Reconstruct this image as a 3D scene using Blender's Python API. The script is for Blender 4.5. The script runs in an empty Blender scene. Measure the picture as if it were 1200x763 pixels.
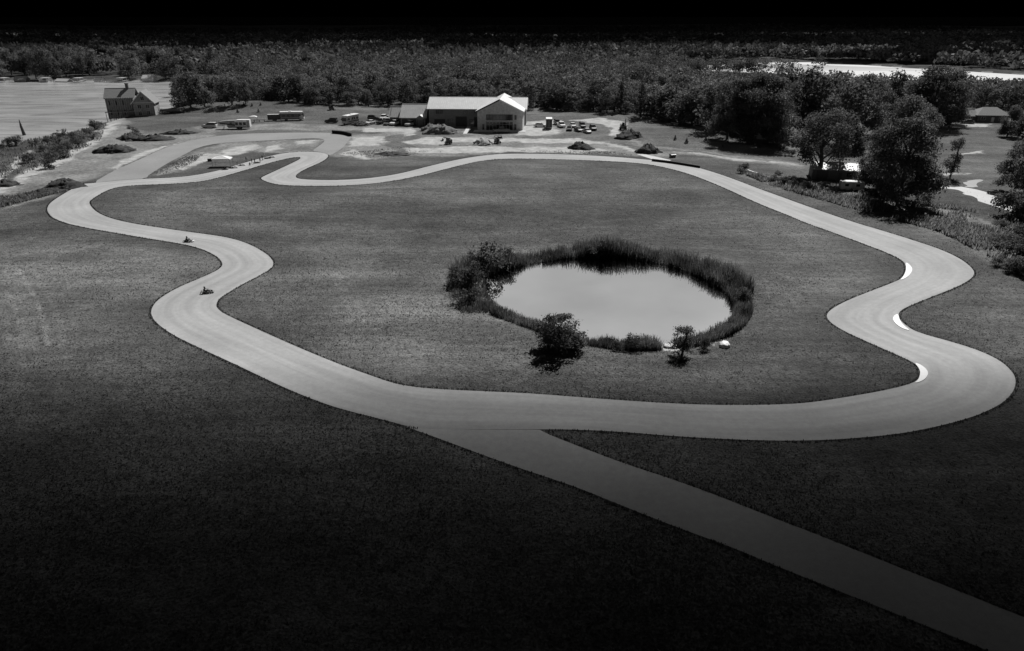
import bpy, bmesh, math, random
import numpy as np
from mathutils import Vector, Matrix
from mathutils.geometry import delaunay_2d_cdt

S = bpy.context.scene
COL = S.collection
R = math.radians
PI = math.pi
random.seed(7)
RNG = np.random.default_rng(7)

# ------------------------------------------------------------------ camera
F = 811.0            # focal length in pixels of the 1200 px wide photograph
PITCH = R(23.55)
CAMH = 40.0
cam = bpy.data.cameras.new("camera")
cam.sensor_width = 36.0
cam.lens = F / 1200.0 * 36.0
cam.clip_start = 0.5
cam.clip_end = 20000.0
cam_o = bpy.data.objects.new("camera", cam)
COL.objects.link(cam_o)
cam_o.location = (0, 0, CAMH)
cam_o.rotation_euler = (PI / 2 - PITCH, 0, 0)
S.camera = cam_o

# ------------------------------------------------------------------ light
SUN_EL, SUN_AZ = 47.0, 24.0       # azimuth: degrees to the right of the view direction (+Y)
SUNV = Vector((math.sin(R(SUN_AZ)) * math.cos(R(SUN_EL)), math.cos(R(SUN_AZ)) * math.cos(R(SUN_EL)), math.sin(R(SUN_EL))))
w = bpy.data.worlds.new("World")
S.world = w
w.use_nodes = True
nt = w.node_tree
nt.nodes.clear()
sky = nt.nodes.new("ShaderNodeTexSky")
sky.sky_type = 'NISHITA'
sky.sun_disc = False
sky.sun_elevation = R(SUN_EL)
sky.sun_rotation = R(SUN_AZ)
sky.air_density = 1.0
sky.dust_density = 1.0
bw = nt.nodes.new("ShaderNodeRGBToBW")
tc = nt.nodes.new("ShaderNodeTexCoord")
sx = nt.nodes.new("ShaderNodeSeparateXYZ")
rp = nt.nodes.new("ShaderNodeMapRange")      # the low sky over the hills is dark
rp.interpolation_type = 'SMOOTHSTEP'
rp.inputs[1].default_value = 0.022
rp.inputs[2].default_value = 0.085
rp.inputs[3].default_value = 0.012
rp.inputs[4].default_value = 1.0
mu = nt.nodes.new("ShaderNodeMath"); mu.operation = 'MULTIPLY'
bg = nt.nodes.new("ShaderNodeBackground")
bg.inputs[1].default_value = 0.05
wo = nt.nodes.new("ShaderNodeOutputWorld")
nt.links.new(sky.outputs[0], bw.inputs[0])
nt.links.new(tc.outputs["Generated"], sx.inputs[0])
nt.links.new(sx.outputs[2], rp.inputs[0])
nt.links.new(bw.outputs[0], mu.inputs[0])
nt.links.new(rp.outputs[0], mu.inputs[1])
def wm(op, a, b, c=None):
    r = nt.nodes.new("ShaderNodeMath"); r.operation = op
    for i, q in enumerate((a, b) if c is None else (a, b, c)):
        if isinstance(q, (int, float)): r.inputs[i].default_value = q
        else: nt.links.new(q, r.inputs[i])
    return r.outputs[0]
def wstep(v, a, b):
    r = nt.nodes.new("ShaderNodeMapRange"); r.interpolation_type = 'SMOOTHSTEP'
    r.inputs[1].default_value = a; r.inputs[2].default_value = b
    nt.links.new(v, r.inputs[0]); return r.outputs[0]
# added bright band low in the sky ahead, brightens what the pond mirrors
cn = nt.nodes.new("ShaderNodeTexNoise"); cn.inputs["Scale"].default_value = 3.2; cn.inputs["Detail"].default_value = 5
cmap = nt.nodes.new("ShaderNodeMapping"); cmap.inputs["Scale"].default_value = (1, 1, 2.6)
nt.links.new(tc.outputs["Generated"], cmap.inputs[0]); nt.links.new(cmap.outputs[0], cn.inputs["Vector"])
band = wm('MULTIPLY', wm('MULTIPLY', wstep(sx.outputs[2], .22, .29), wm('SUBTRACT', 1.0, wstep(sx.outputs[2], .44, .52))), wstep(sx.outputs[1], .76, .87))
band = wm('MULTIPLY', band, wm('ADD', .35, wm('MULTIPLY', 1.25, cn.outputs["Fac"])))
# sky dimmed ahead and raised behind the camera to shape the fill light
side = wm('ADD', 1.6, wm('MULTIPLY', wstep(sx.outputs[1], -.45, .35), -1.47))
skyv = wm('ADD', wm('MULTIPLY', mu.outputs[0], side), wm('MULTIPLY', band, 8.6))
nt.links.new(skyv, bg.inputs[0])
nt.links.new(bg.outputs[0], wo.inputs[0])

sl = bpy.data.lights.new("sun", 'SUN')
sl.energy = 4.9
sl.angle = R(0.53)
sl.color = (1.0, 0.995, 0.985)
so = bpy.data.objects.new("sun", sl)
COL.objects.link(so)
so.rotation_euler = (-SUNV).to_track_quat('-Z', 'Y').to_euler()
so.location = (0, 0, 400)

S.view_settings.view_transform = 'Standard'
S.view_settings.look = 'None'
S.view_settings.gamma = 1.0
S.view_settings.use_curve_mapping = False
S.view_settings.exposure = 0.1
S.cycles.use_denoising = True
S.cycles.max_bounces = 6
S.cycles.diffuse_bounces = 2
S.cycles.glossy_bounces = 3
S.cycles.transmission_bounces = 3
S.cycles.transparent_max_bounces = 8
S.cycles.volume_bounces = 0
S.cycles.caustics_reflective = False
S.cycles.caustics_refractive = False

# ------------------------------------------------------------------ camera maths
CP, SP = math.cos(PITCH), math.sin(PITCH)
def ray(px, py):
    a, b = (px - 600.0) / F, -(py - 381.5) / F
    d = np.array([a, b * SP + CP, b * CP - SP])
    return d / np.linalg.norm(d)
def P(px, py, z=0.0):
    d = ray(px, py)
    t = (z - CAMH) / d[2]
    return (d[0] * t, d[1] * t)
def proj(x, y, z):
    v = z - CAMH
    dep = y * CP - v * SP
    return 600 + F * x / dep, 381.5 - F * (y * SP + v * CP) / dep
def height_to(x, y, z0, top_py):
    lo, hi = 0.2, 60.0
    for _ in range(40):
        m = (lo + hi) / 2
        if proj(x, y, z0 + m)[1] > top_py: lo = m
        else: hi = m
    return lo
def poly(pts, z=0.0):
    return np.array([P(a, b, z) for a, b in pts])
def chaikin(pts, n=2, closed=True):
    p = np.array(pts, float)
    for _ in range(n):
        if closed:
            q = np.roll(p, -1, 0)
            a, b = p * .75 + q * .25, p * .25 + q * .75
            p = np.stack([a, b], 1).reshape(-1, 2)
        else:
            a, b = p[:-1] * .75 + p[1:] * .25, p[:-1] * .25 + p[1:] * .75
            m = np.stack([a, b], 1).reshape(-1, 2)
            p = np.vstack([p[:1], m, p[-1:]])
    return p
def inside(pts, X, Y):
    r = np.zeros(X.shape, bool)
    bx = (X >= pts[:, 0].min()) & (X <= pts[:, 0].max()) & (Y >= pts[:, 1].min()) & (Y <= pts[:, 1].max())
    if not bx.any(): return r
    x, y = X[bx], Y[bx]
    c = np.zeros(x.shape, bool)
    n = len(pts)
    for i in range(n):
        x1, y1 = pts[i]; x2, y2 = pts[(i + 1) % n]
        if y1 == y2: continue
        k = ((y1 > y) != (y2 > y))
        c ^= k & (x < (x2 - x1) * (y - y1) / (y2 - y1) + x1)
    r[bx] = c
    return r
def dist_poly(pts, X, Y, closed=True, limit=1e9):
    d = np.full(X.shape, 1e9)
    bx = (X >= pts[:, 0].min() - limit) & (X <= pts[:, 0].max() + limit) & (Y >= pts[:, 1].min() - limit) & (Y <= pts[:, 1].max() + limit)
    if not bx.any(): return d
    x, y = X[bx], Y[bx]
    dd = np.full(x.shape, 1e18)
    n = len(pts)
    for i in range(n if closed else n - 1):
        ax, ay = pts[i]; bx_, by_ = pts[(i + 1) % n]
        ex, ey = bx_ - ax, by_ - ay
        l2 = ex * ex + ey * ey + 1e-9
        t = np.clip(((x - ax) * ex + (y - ay) * ey) / l2, 0, 1)
        dd = np.minimum(dd, (x - ax - t * ex) ** 2 + (y - ay - t * ey) ** 2)
    d[bx] = np.sqrt(dd)
    return d
def sstep(a, b, x):
    t = np.clip((x - a) / (b - a), 0, 1)
    return t * t * (3 - 2 * t)
def hashn(ix, iy, seed):
    h = (ix.astype(np.int64) * 374761393 + iy.astype(np.int64) * 668265263 + seed * 974634521) & 0xffffffff
    h = ((h ^ (h >> 13)) * 1274126177) & 0xffffffff
    return ((h ^ (h >> 16)) & 0xffff) / 65535.0
def vnoise(X, Y, sc, seed=0):
    x, y = X / sc, Y / sc
    ix, iy = np.floor(x), np.floor(y)
    fx, fy = x - ix, y - iy
    fx, fy = fx * fx * (3 - 2 * fx), fy * fy * (3 - 2 * fy)
    a, b = hashn(ix, iy, seed), hashn(ix + 1, iy, seed)
    c, d = hashn(ix, iy + 1, seed), hashn(ix + 1, iy + 1, seed)
    return (a * (1 - fx) + b * fx) * (1 - fy) + (c * (1 - fx) + d * fx) * fy - 0.5
def fbm(X, Y, sc, seed=0, o=3):
    r = 0
    for k in range(o): r = r + vnoise(X, Y, sc / 2 ** k, seed + k) / 2 ** k
    return r

# ------------------------------------------------------------------ traced outlines (photograph pixels, laid on the ground)
OUTER = [(96.2,215.7),(80.9,223.7),(65.6,233),(57.9,239),(55,245),(56.7,250),(62.1,256),(79.2,262.5),(103,267.6),(132,272.7),(166,278.5),
 (183.9,281.5),(207.7,285.1),(227.9,289.4),(242.6,294.5),(253.6,300.4),(259,305.5),(261.3,310.5),(258,315),(248,320.6),(229.7,328.4),
 (209.5,337),(194.9,345),(183.9,353),(178,361),(177,368.3),(180.2,375.2),(189.4,383.9),(204,393.4),(216.9,400),(240,411),(280,429.3),
 (333.3,455),(373,471),(400,480),(453,493.3),(486.7,502.7),(540,503.6),(590,503.6),(633,503.7),(667,503.7),(726.7,506.3),(780,511),
 (833,514.3),(900,517),(950,516.8),(991,514.9),(1049,509.7),(1096.7,500.9),(1141,489),(1171.7,475.3),(1187,461),(1191,446.7),
 (1186,435.5),(1171.7,422.5),(1144.4,409.9),(1110.4,399.7),(1083,392.2),(1067.8,386.5),(1056,377),(1052,370.7),(1055,364),(1069.5,357.1),
 (1096.7,346.2),(1124,335.6),(1139,326.4),(1142.4,320),(1137.6,312.8),(1124,302.6),(1100,291.7),(1076.3,283.9),(1042,273),(998,260),
 (960,247),(924,234),(888,221),(852,207.1),(819,196.6),(792,190.9),(765,187.9),(732,184.9),(696,182.5),(648,180.7),(600,180.2),
 (575,181.3),(545,185.3),(510,193),(475,202.3),(450,207),(420,210.3),(390,211.5),(360,210.8),(348.8,209.5),(345.8,207),(350,202.5),
 (365,195),(377.5,190),(385,184),(384,180.5),(374.5,178.4),(360,177.8),(346,178.4),(331,179.9),(311.7,183.9),(281,192.4),(261.8,198.6),
 (246.7,202.2),(225,206.3),(199,208.7),(173,209.6),(149,210.9),(125,213.1),(108,215)]
INNER = [(240,212.4),(217,214.8),(186.5,216.2),(159,217.4),(142,218.9),(128.6,222),(115,228.8),(105.6,235.2),(104.4,238),(107.3,243.3),
 (115,250),(130.3,256.5),(155.8,262.3),(190,267.5),(220,271.9),(248,275.6),(270,279.3),(288.4,284.8),(305,293),(316,300.7),(321,308),
 (318.7,314.1),(310.5,319.6),(295.8,327.5),(277.4,337),(262.8,346.2),(255.4,351.7),(253,358.2),(255.4,362.8),(264,369),(306.7,388.5),
 (356.7,410.7),(400,428.3),(433,440),(456.7,448.3),(473,452.3),(506.7,456.3),(573,459.3),(620,461.3),(666.7,465),(733,470),(786.7,473.3),
 (840,475.3),(900,475),(945,473),(991,466.1),(1038.8,457.6),(1069.5,449.8),(1077,444),(1078.7,437.2),(1074.6,429.3),(1069.5,424.6),
 (1042,412.3),(1015,400.4),(991,389.5),(974,379.3),(968,371.8),(970.7,365),(987.7,354.7),(1015,343.5),(1042,333.3),(1055.8,327.5),
 (1061,321.3),(1062,312.8),(1058.6,306),(1042,297.5),(1008,284.5),(974,272),(940,260),(930,255.1),(888,238.6),(858,224.5),(828,211.6),
 (804,202.9),(780,196.6),(756,192.1),(720,189.4),(675,187.6),(630,186.4),(600,186),(570,187.5),(540,193.8),(500,204.3),(470,210.8),
 (440,215.3),(410,217.5),(375,218.3),(340,217.8),(320,215.8),(307.5,211.3),(305.5,208.8),(310,206.3),(327.5,198.3),(342.5,191.3),
 (351,187),(353,184.7),(347.5,184.3),(337.5,185.8),(320,190),(300,195.8),(281,201.4),(262,206.9)]
SPUR = [(470,499),(486.7,504.4),(526.7,519),(560,531.5),(600,546),(640,559.5),(680,573),(740,597.7),(800,621),(853,640),(900,660),(1040,716),(1180,772),(1300,820),
 (1420,812),(1200,724),(1100,684),(1000,644),(950,624),(900,605),(840,581),(786.7,561.7),(733,544.3),(680,524.3),(650,512.5),(640,508),(634,505.2),(633,504),(590,503.9),(540,503.8)]
ACCESS_OUT = [(108,215),(130,202),(150,193),(169.5,184.5),(190,174.7),(216,166.2),(246.7,160.3),(281,157),(324.7,155.8),(376.7,155.4),(398,156),(413,159.5),
 (409,164.5),(400.5,174.7),(386,183),(383.5,180.2),(374.5,178.1),(365,177.5),(375,170.3),(381,165.6),(378,162.8),(363.7,162),(333,163.7),(290,165.9),(255,168),
 (231.5,172.8),(214,182.3),(196.8,191),(175,204.5),(171,209.4),(149,210.6),(125,212.8)]
POND = [(564,328),(585,318),(615,311),(645,305.5),(678,302.5),(710,302),(742,304),(789,312),(821,325),(852.5,342),(863.6,361),(859,377),(836.7,391),
 (805,400),(773,404),(740,405),(716,404),(688,399),(660,392),(634,382),(605,373),(583,363),(567,345.5)]
outer_w = poly(chaikin(OUTER, 2)); inner_w = poly(chaikin(INNER, 2))
spur_w = poly(chaikin(SPUR, 1)); access_w = poly(chaikin(ACCESS_OUT, 1))
POND_Z, LAKE_Z = -0.7, -9.0
pond_w = poly(chaikin(POND, 2), POND_Z)

def radial_out(pt, m):
    l = math.hypot(*pt); return (pt[0] * (l + m) / l, pt[1] * (l + m) / l)
near_shore = [radial_out(P(a, b, 0), 14) for a, b in [(-330,235),(-150,200),(-60,182),(0,168),(45,160),(90,147),(128,136),(150,132),(185,128.5),(212,123)]]
lake_left = np.array(near_shore + [P(250,104,LAKE_Z), P(262,97.5,LAKE_Z), P(225,95.5,LAKE_Z), P(150,95,LAKE_Z), P(60,95.5,LAKE_Z), P(0,95,LAKE_Z), P(-160,96,LAKE_Z), P(-420,99,LAKE_Z)])
lake_right = np.array([P(a, b, LAKE_Z) for a, b in [(795,78),(830,76.5),(870,75),(910,73),(960,73),(1007,76),(1050,79),(1120,83),(1200,88),(1330,95),(1400,110),(1330,118),(1200,111),(1120,104),(1050,95),(960,90),(870,86),(800,83)]])

track_samples = np.vstack([outer_w[::3], inner_w[::3]])
HILLS = [(P(300,126), 3.2, 34, 16), (P(365,130), 1.6, 26, 12), (P(840,158), 1.6, 30, 22), (P(700,137), 1.4, 40, 14)]

def H(X, Y):
    X = np.asarray(X, float); Y = np.asarray(Y, float)
    r = np.hypot(X, Y)
    L = -6.5 * sstep(430, 640, r)
    far = sstep(800, 2600, r)
    L = L + far * (7.0 + 14 * fbm(X, Y, 900, 3, 2)) 
    L = L + sstep(1800, 3600, r) * (9 + 26 * fbm(X, Y, 1400, 8, 3)) + 8 * sstep(2800, 5200, r)
    for (c, a, sx_, sy_) in HILLS:
        L = L + a * np.exp(-((X - c[0]) / sx_) ** 2 - ((Y - c[1]) / sy_) ** 2)
    near = (Y > 15) & (Y < 215) & (np.abs(X) < 190)
    if near.any():
        x, y = X[near], Y[near]
        d = np.minimum(dist_poly(outer_w[::3], x, y), dist_poly(inner_w[::3], x, y))
        d = np.minimum(d, dist_poly(spur_w[::2], x, y))
        on = inside(outer_w[::2], x, y) & ~inside(inner_w[::2], x, y) | inside(spur_w, x, y) | inside(access_w, x, y)
        wgt = sstep(2.0, 16.0, d) * ~on * (1 - sstep(170, 205, y))
        z = wgt * (2.0 * vnoise(x, y, 36, 11) + 0.4 * vnoise(x, y, 11, 12) + 0.1 * vnoise(x, y, 3.2, 13))
        dp = dist_poly(pond_w[::2], x, y); ins = inside(pond_w, x, y)
        wp = 1 - sstep(0, 6, np.where(ins, 0, dp))
        z = z * (1 - wp) + wp * POND_Z - np.where(ins, np.minimum(dp * .5, 2.2), 0)
        L[near] = L[near] + z
    for lk in (lake_left, lake_right):
        d = dist_poly(lk, X, Y, limit=40); ins = inside(lk, X, Y)
        k = sstep(0, 16, np.where(ins, 0, d))
        L = np.where(ins, LAKE_Z - 0.25 * np.minimum(d, 12), LAKE_Z + (L - LAKE_Z) * k)
    return L
def h1(x, y): return float(H(np.array([x]), np.array([y]))[0])
def G(px, py):
    """the ground point seen at a pixel of the photograph"""
    d = ray(px, py)
    t = np.concatenate([np.linspace(30, 500, 900), np.linspace(501, 3500, 1500)])
    z = CAMH + d[2] * t
    hh = H(d[0] * t, d[1] * t)
    k = np.argmax(z <= hh)
    if z[k] > hh[k]: k = len(t) - 1
    t0 = t[k]
    if k > 0:
        a, b = z[k - 1] - hh[k - 1], hh[k] - z[k]
        t0 = t[k - 1] + (t[k] - t[k - 1]) * a / (a + b + 1e-9)
    x, y = d[0] * t0, d[1] * t0
    return Vector((x, y, h1(x, y)))

# ------------------------------------------------------------------ materials
MATS = {}
def mat(name, c, rough=0.8, spec=0.3, metal=0.0, var=0.0, vscale=3.0, bump=0.0, bscale=8.0, tint=(1.0, 1.0, 1.0)):
    if name in MATS: return MATS[name]
    m = bpy.data.materials.new(name); m.use_nodes = True
    n = m.node_tree.nodes; l = m.node_tree.links
    b = n["Principled BSDF"]
    col = (c * tint[0], c * tint[1], c * tint[2], 1)
    b.inputs["Base Color"].default_value = col
    b.inputs["Roughness"].default_value = rough
    b.inputs["Specular IOR Level"].default_value = spec
    b.inputs["Metallic"].default_value = metal
    if var > 0 or bump > 0:
        t = n.new("ShaderNodeTexCoord"); no = n.new("ShaderNodeTexNoise")
        no.inputs["Scale"].default_value = vscale; no.inputs["Detail"].default_value = 5
        l.new(t.outputs["Object"], no.inputs["Vector"])
        mr = n.new("ShaderNodeMapRange"); mr.inputs[1].default_value = .3; mr.inputs[2].default_value = .7
        mr.inputs[3].default_value = 1 - var; mr.inputs[4].default_value = 1 + var
        l.new(no.outputs["Fac"], mr.inputs[0])
        mx = n.new("ShaderNodeVectorMath"); mx.operation = 'SCALE'
        mx.inputs[0].default_value = col[:3]
        l.new(mr.outputs[0], mx.inputs["Scale"])
        l.new(mx.outputs[0], b.inputs["Base Color"])
        if bump > 0:
            n2 = n.new("ShaderNodeTexNoise"); n2.inputs["Scale"].default_value = bscale; n2.inputs["Detail"].default_value = 4
            l.new(t.outputs["Object"], n2.inputs["Vector"])
            bp = n.new("ShaderNodeBump"); bp.inputs["Strength"].default_value = bump; bp.inputs["Distance"].default_value = 0.1
            l.new(n2.outputs["Fac"], bp.inputs["Height"]); l.new(bp.outputs[0], b.inputs["Normal"])
    MATS[name] = m
    return m

def leaf_mat(name, c, trans=0.25):
    m = bpy.data.materials.new(name); m.use_nodes = True
    n = m.node_tree.nodes; l = m.node_tree.links
    n.clear()
    out = n.new("ShaderNodeOutputMaterial")
    at = n.new("ShaderNodeAttribute"); at.attribute_name = "tint"
    oi = n.new("ShaderNodeObjectInfo")
    mr = n.new("ShaderNodeMapRange"); mr.inputs[3].default_value = 0.72; mr.inputs[4].default_value = 1.3
    l.new(oi.outputs["Random"], mr.inputs[0])
    mm = n.new("ShaderNodeMath"); mm.operation = 'MULTIPLY'
    l.new(at.outputs["Fac"], mm.inputs[0]); l.new(mr.outputs[0], mm.inputs[1])
    sc = n.new("ShaderNodeVectorMath"); sc.operation = 'SCALE'; sc.inputs[0].default_value = (c, c, c)
    l.new(mm.outputs[0], sc.inputs["Scale"])
    d = n.new("ShaderNodeBsdfPrincipled"); d.inputs["Roughness"].default_value = .55; d.inputs["Specular IOR Level"].default_value = .06
    t = n.new("ShaderNodeBsdfTranslucent")
    l.new(sc.outputs[0], d.inputs["Base Color"]); l.new(sc.outputs[0], t.inputs["Color"])
    mix = n.new("ShaderNodeMixShader"); mix.inputs[0].default_value = trans
    l.new(d.outputs[0], mix.inputs[1]); l.new(t.outputs[0], mix.inputs[2]); l.new(mix.outputs[0], out.inputs[0])
    MATS[name] = m
    return m

# ------------------------------------------------------------------ helpers for objects
def tag(o, label=None, cat=None, group=None, kind=None):
    if label: o["label"] = label
    if cat: o["category"] = cat
    if group: o["group"] = group
    if kind: o["kind"] = kind
    return o
def empty(name, loc=(0, 0, 0), rz=0.0, label=None, cat=None, group=None):
    o = bpy.data.objects.new(name, None)
    o.empty_display_size = 0.3
    COL.objects.link(o)
    o.location = loc; o.rotation_euler = (0, 0, rz)
    return tag(o, label, cat, group)
def link_mesh(name, me, parent=None):
    o = bpy.data.objects.new(name, me)
    COL.objects.link(o)
    if parent is not None: o.parent = parent
    return o
def children(o): return [c for c in bpy.data.objects if c.parent == o]
def copy_tree(o, parent=None, kids=None):
    c = o.copy(); COL.objects.link(c); c.parent = parent
    for ch in list(o.children): copy_tree(ch, c)
    return c

class MB:
    def __init__(s): s.v = []; s.f = []; s.m = []
    def add(s, v, f, m=0):
        k = len(s.v); s.v += [tuple(p) for p in v]
        s.f += [tuple(i + k for i in q) for q in f]; s.m += [m] * len(f)
        return s
    def box(s, x0, x1, y0, y1, z0, z1, m=0):
        return s.add([(x0,y0,z0),(x1,y0,z0),(x1,y1,z0),(x0,y1,z0),(x0,y0,z1),(x1,y0,z1),(x1,y1,z1),(x0,y1,z1)],
                     [(0,3,2,1),(4,5,6,7),(0,1,5,4),(1,2,6,5),(2,3,7,6),(3,0,4,7)], m)
    def prism(s, pts, z0, z1, m=0):
        n = len(pts)
        return s.add([(p[0],p[1],z0) for p in pts] + [(p[0],p[1],z1) for p in pts],
                     [tuple(reversed(range(n))), tuple(range(n, 2 * n))] + [(i, (i+1)%n, n+(i+1)%n, n+i) for i in range(n)], m)
    def extrude_x(s, prof, x0, x1, m=0):     # profile in (y,z)
        n = len(prof)
        return s.add([(x0,p[0],p[1]) for p in prof] + [(x1,p[0],p[1]) for p in prof],
                     [tuple(reversed(range(n))), tuple(range(n, 2 * n))] + [(i, (i+1)%n, n+(i+1)%n, n+i) for i in range(n)], m)
    def extrude_y(s, prof, y0, y1, m=0):     # profile in (x,z)
        n = len(prof)
        return s.add([(p[0],y0,p[1]) for p in prof] + [(p[0],y1,p[1]) for p in prof],
                     [tuple(range(n)), tuple(reversed(range(n, 2 * n)))] + [(i, n+i, n+(i+1)%n, (i+1)%n) for i in range(n)], m)
    def tube(s, pts, rad, seg=6, m=0, cap=True):
        pts = [Vector(p) for p in pts]
        if not hasattr(rad, '__len__'): rad = [rad] * len(pts)
        rings = []
        for i, p in enumerate(pts):
            d = (pts[min(i+1, len(pts)-1)] - pts[max(i-1, 0)])
            if d.length < 1e-6: d = Vector((0,0,1))
            d.normalize()
            a = Vector((0,0,1)) if abs(d.z) < .9 else Vector((1,0,0))
            u = d.cross(a).normalized(); v = d.cross(u)
            rings.append([p + (u * math.cos(2*PI*k/seg) + v * math.sin(2*PI*k/seg)) * rad[i] for k in range(seg)])
        vs = [q for r in rings for q in r]
        fs = []
        for i in range(len(pts)-1):
            for k in range(seg):
                fs.append((i*seg+k, i*seg+(k+1)%seg, (i+1)*seg+(k+1)%seg, (i+1)*seg+k))
        if cap:
            fs.append(tuple(reversed(range(seg)))); fs.append(tuple(range((len(pts)-1)*seg, len(pts)*seg)))
        return s.add(vs, fs, m)
    def wheel(s, c, r, wd, seg=14, m=0):    # axis along y, rounded shoulder
        x, y, z = c
        pr = [(-wd/2, r*.55), (-wd/2, r*.9), (-wd*.32, r), (wd*.32, r), (wd/2, r*.9), (wd/2, r*.55)]
        vs = [(x + q[1]*math.cos(2*PI*k/seg), y + q[0], z + q[1]*math.sin(2*PI*k/seg)) for q in pr for k in range(seg)]
        fs = []
        for i in range(len(pr)-1):
            for k in range(seg):
                fs.append((i*seg+k, i*seg+(k+1)%seg, (i+1)*seg+(k+1)%seg, (i+1)*seg+k))
        fs.append(tuple(reversed(range(seg)))); fs.append(tuple(range((len(pr)-1)*seg, len(pr)*seg)))
        return s.add(vs, fs, m)
    def loft(s, st, m=0, ch=0.08):
        """stations along x: (x, half width low, z low, half width top, z top), with chamfered corners"""
        rings = []
        for (x, wl, zl, wt, zt) in st:
            c = min(ch, abs(zt - zl) * .3, max(wt, .02) * .4)
            rings.append([(x,-wl+c,zl),(x,wl-c,zl),(x,wl,zl+c),(x,wl,zl+(zt-zl)*.5),(x,wt,zt-c),(x,wt-c,zt),(x,-wt+c,zt),(x,-wt,zt-c),(x,-wl,zl+(zt-zl)*.5),(x,-wl,zl+c)])
        n = 10
        vs = [q for r in rings for q in r]; fs = []
        for i in range(len(rings)-1):
            for k in range(n): fs.append((i*n+k, (i+1)*n+k, (i+1)*n+(k+1)%n, i*n+(k+1)%n))
        fs.append(tuple(range(n))); fs.append(tuple(reversed(range((len(rings)-1)*n, len(rings)*n))))
        return s.add(vs, fs, m)
    def mesh(s, name, mats, smooth=False):
        me = bpy.data.meshes.new(name)
        me.from_pydata(s.v, [], s.f)
        for q in (mats if isinstance(mats, (list, tuple)) else [mats]): me.materials.append(q)
        me.polygons.foreach_set("material_index", s.m)
        if smooth: me.polygons.foreach_set("use_smooth", [True] * len(s.f))
        bm = bmesh.new(); bm.from_mesh(me); bmesh.ops.recalc_face_normals(bm, faces=bm.faces); bm.to_mesh(me); bm.free()
        me.update()
        return me
    def build(s, name, mats, parent=None, smooth=False):
        return link_mesh(name, s.mesh(name, mats, smooth), parent)

def np_mesh(name, V, Fq, mats, attrs=None, smooth=False):
    """big meshes straight from numpy; Fq (n,3) or (n,4)"""
    me = bpy.data.meshes.new(name)
    V = np.asarray(V, np.float32); Fq = np.asarray(Fq, np.int32)
    k = Fq.shape[1]
    me.vertices.add(len(V)); me.vertices.foreach_set("co", V.ravel())
    me.loops.add(Fq.size); me.loops.foreach_set("vertex_index", Fq.ravel())
    me.polygons.add(len(Fq))
    me.polygons.foreach_set("loop_start", np.arange(0, Fq.size, k, dtype=np.int32))
    if smooth: me.polygons.foreach_set("use_smooth", np.ones(len(Fq), bool))
    for m in (mats if isinstance(mats, (list, tuple)) else [mats]): me.materials.append(m)
    me.update(calc_edges=True)
    for an, (dom, val) in (attrs or {}).items():
        a = me.attributes.new(an, 'FLOAT', dom)
        a.data.foreach_set("value", np.asarray(val, np.float32))
    return me

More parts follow.
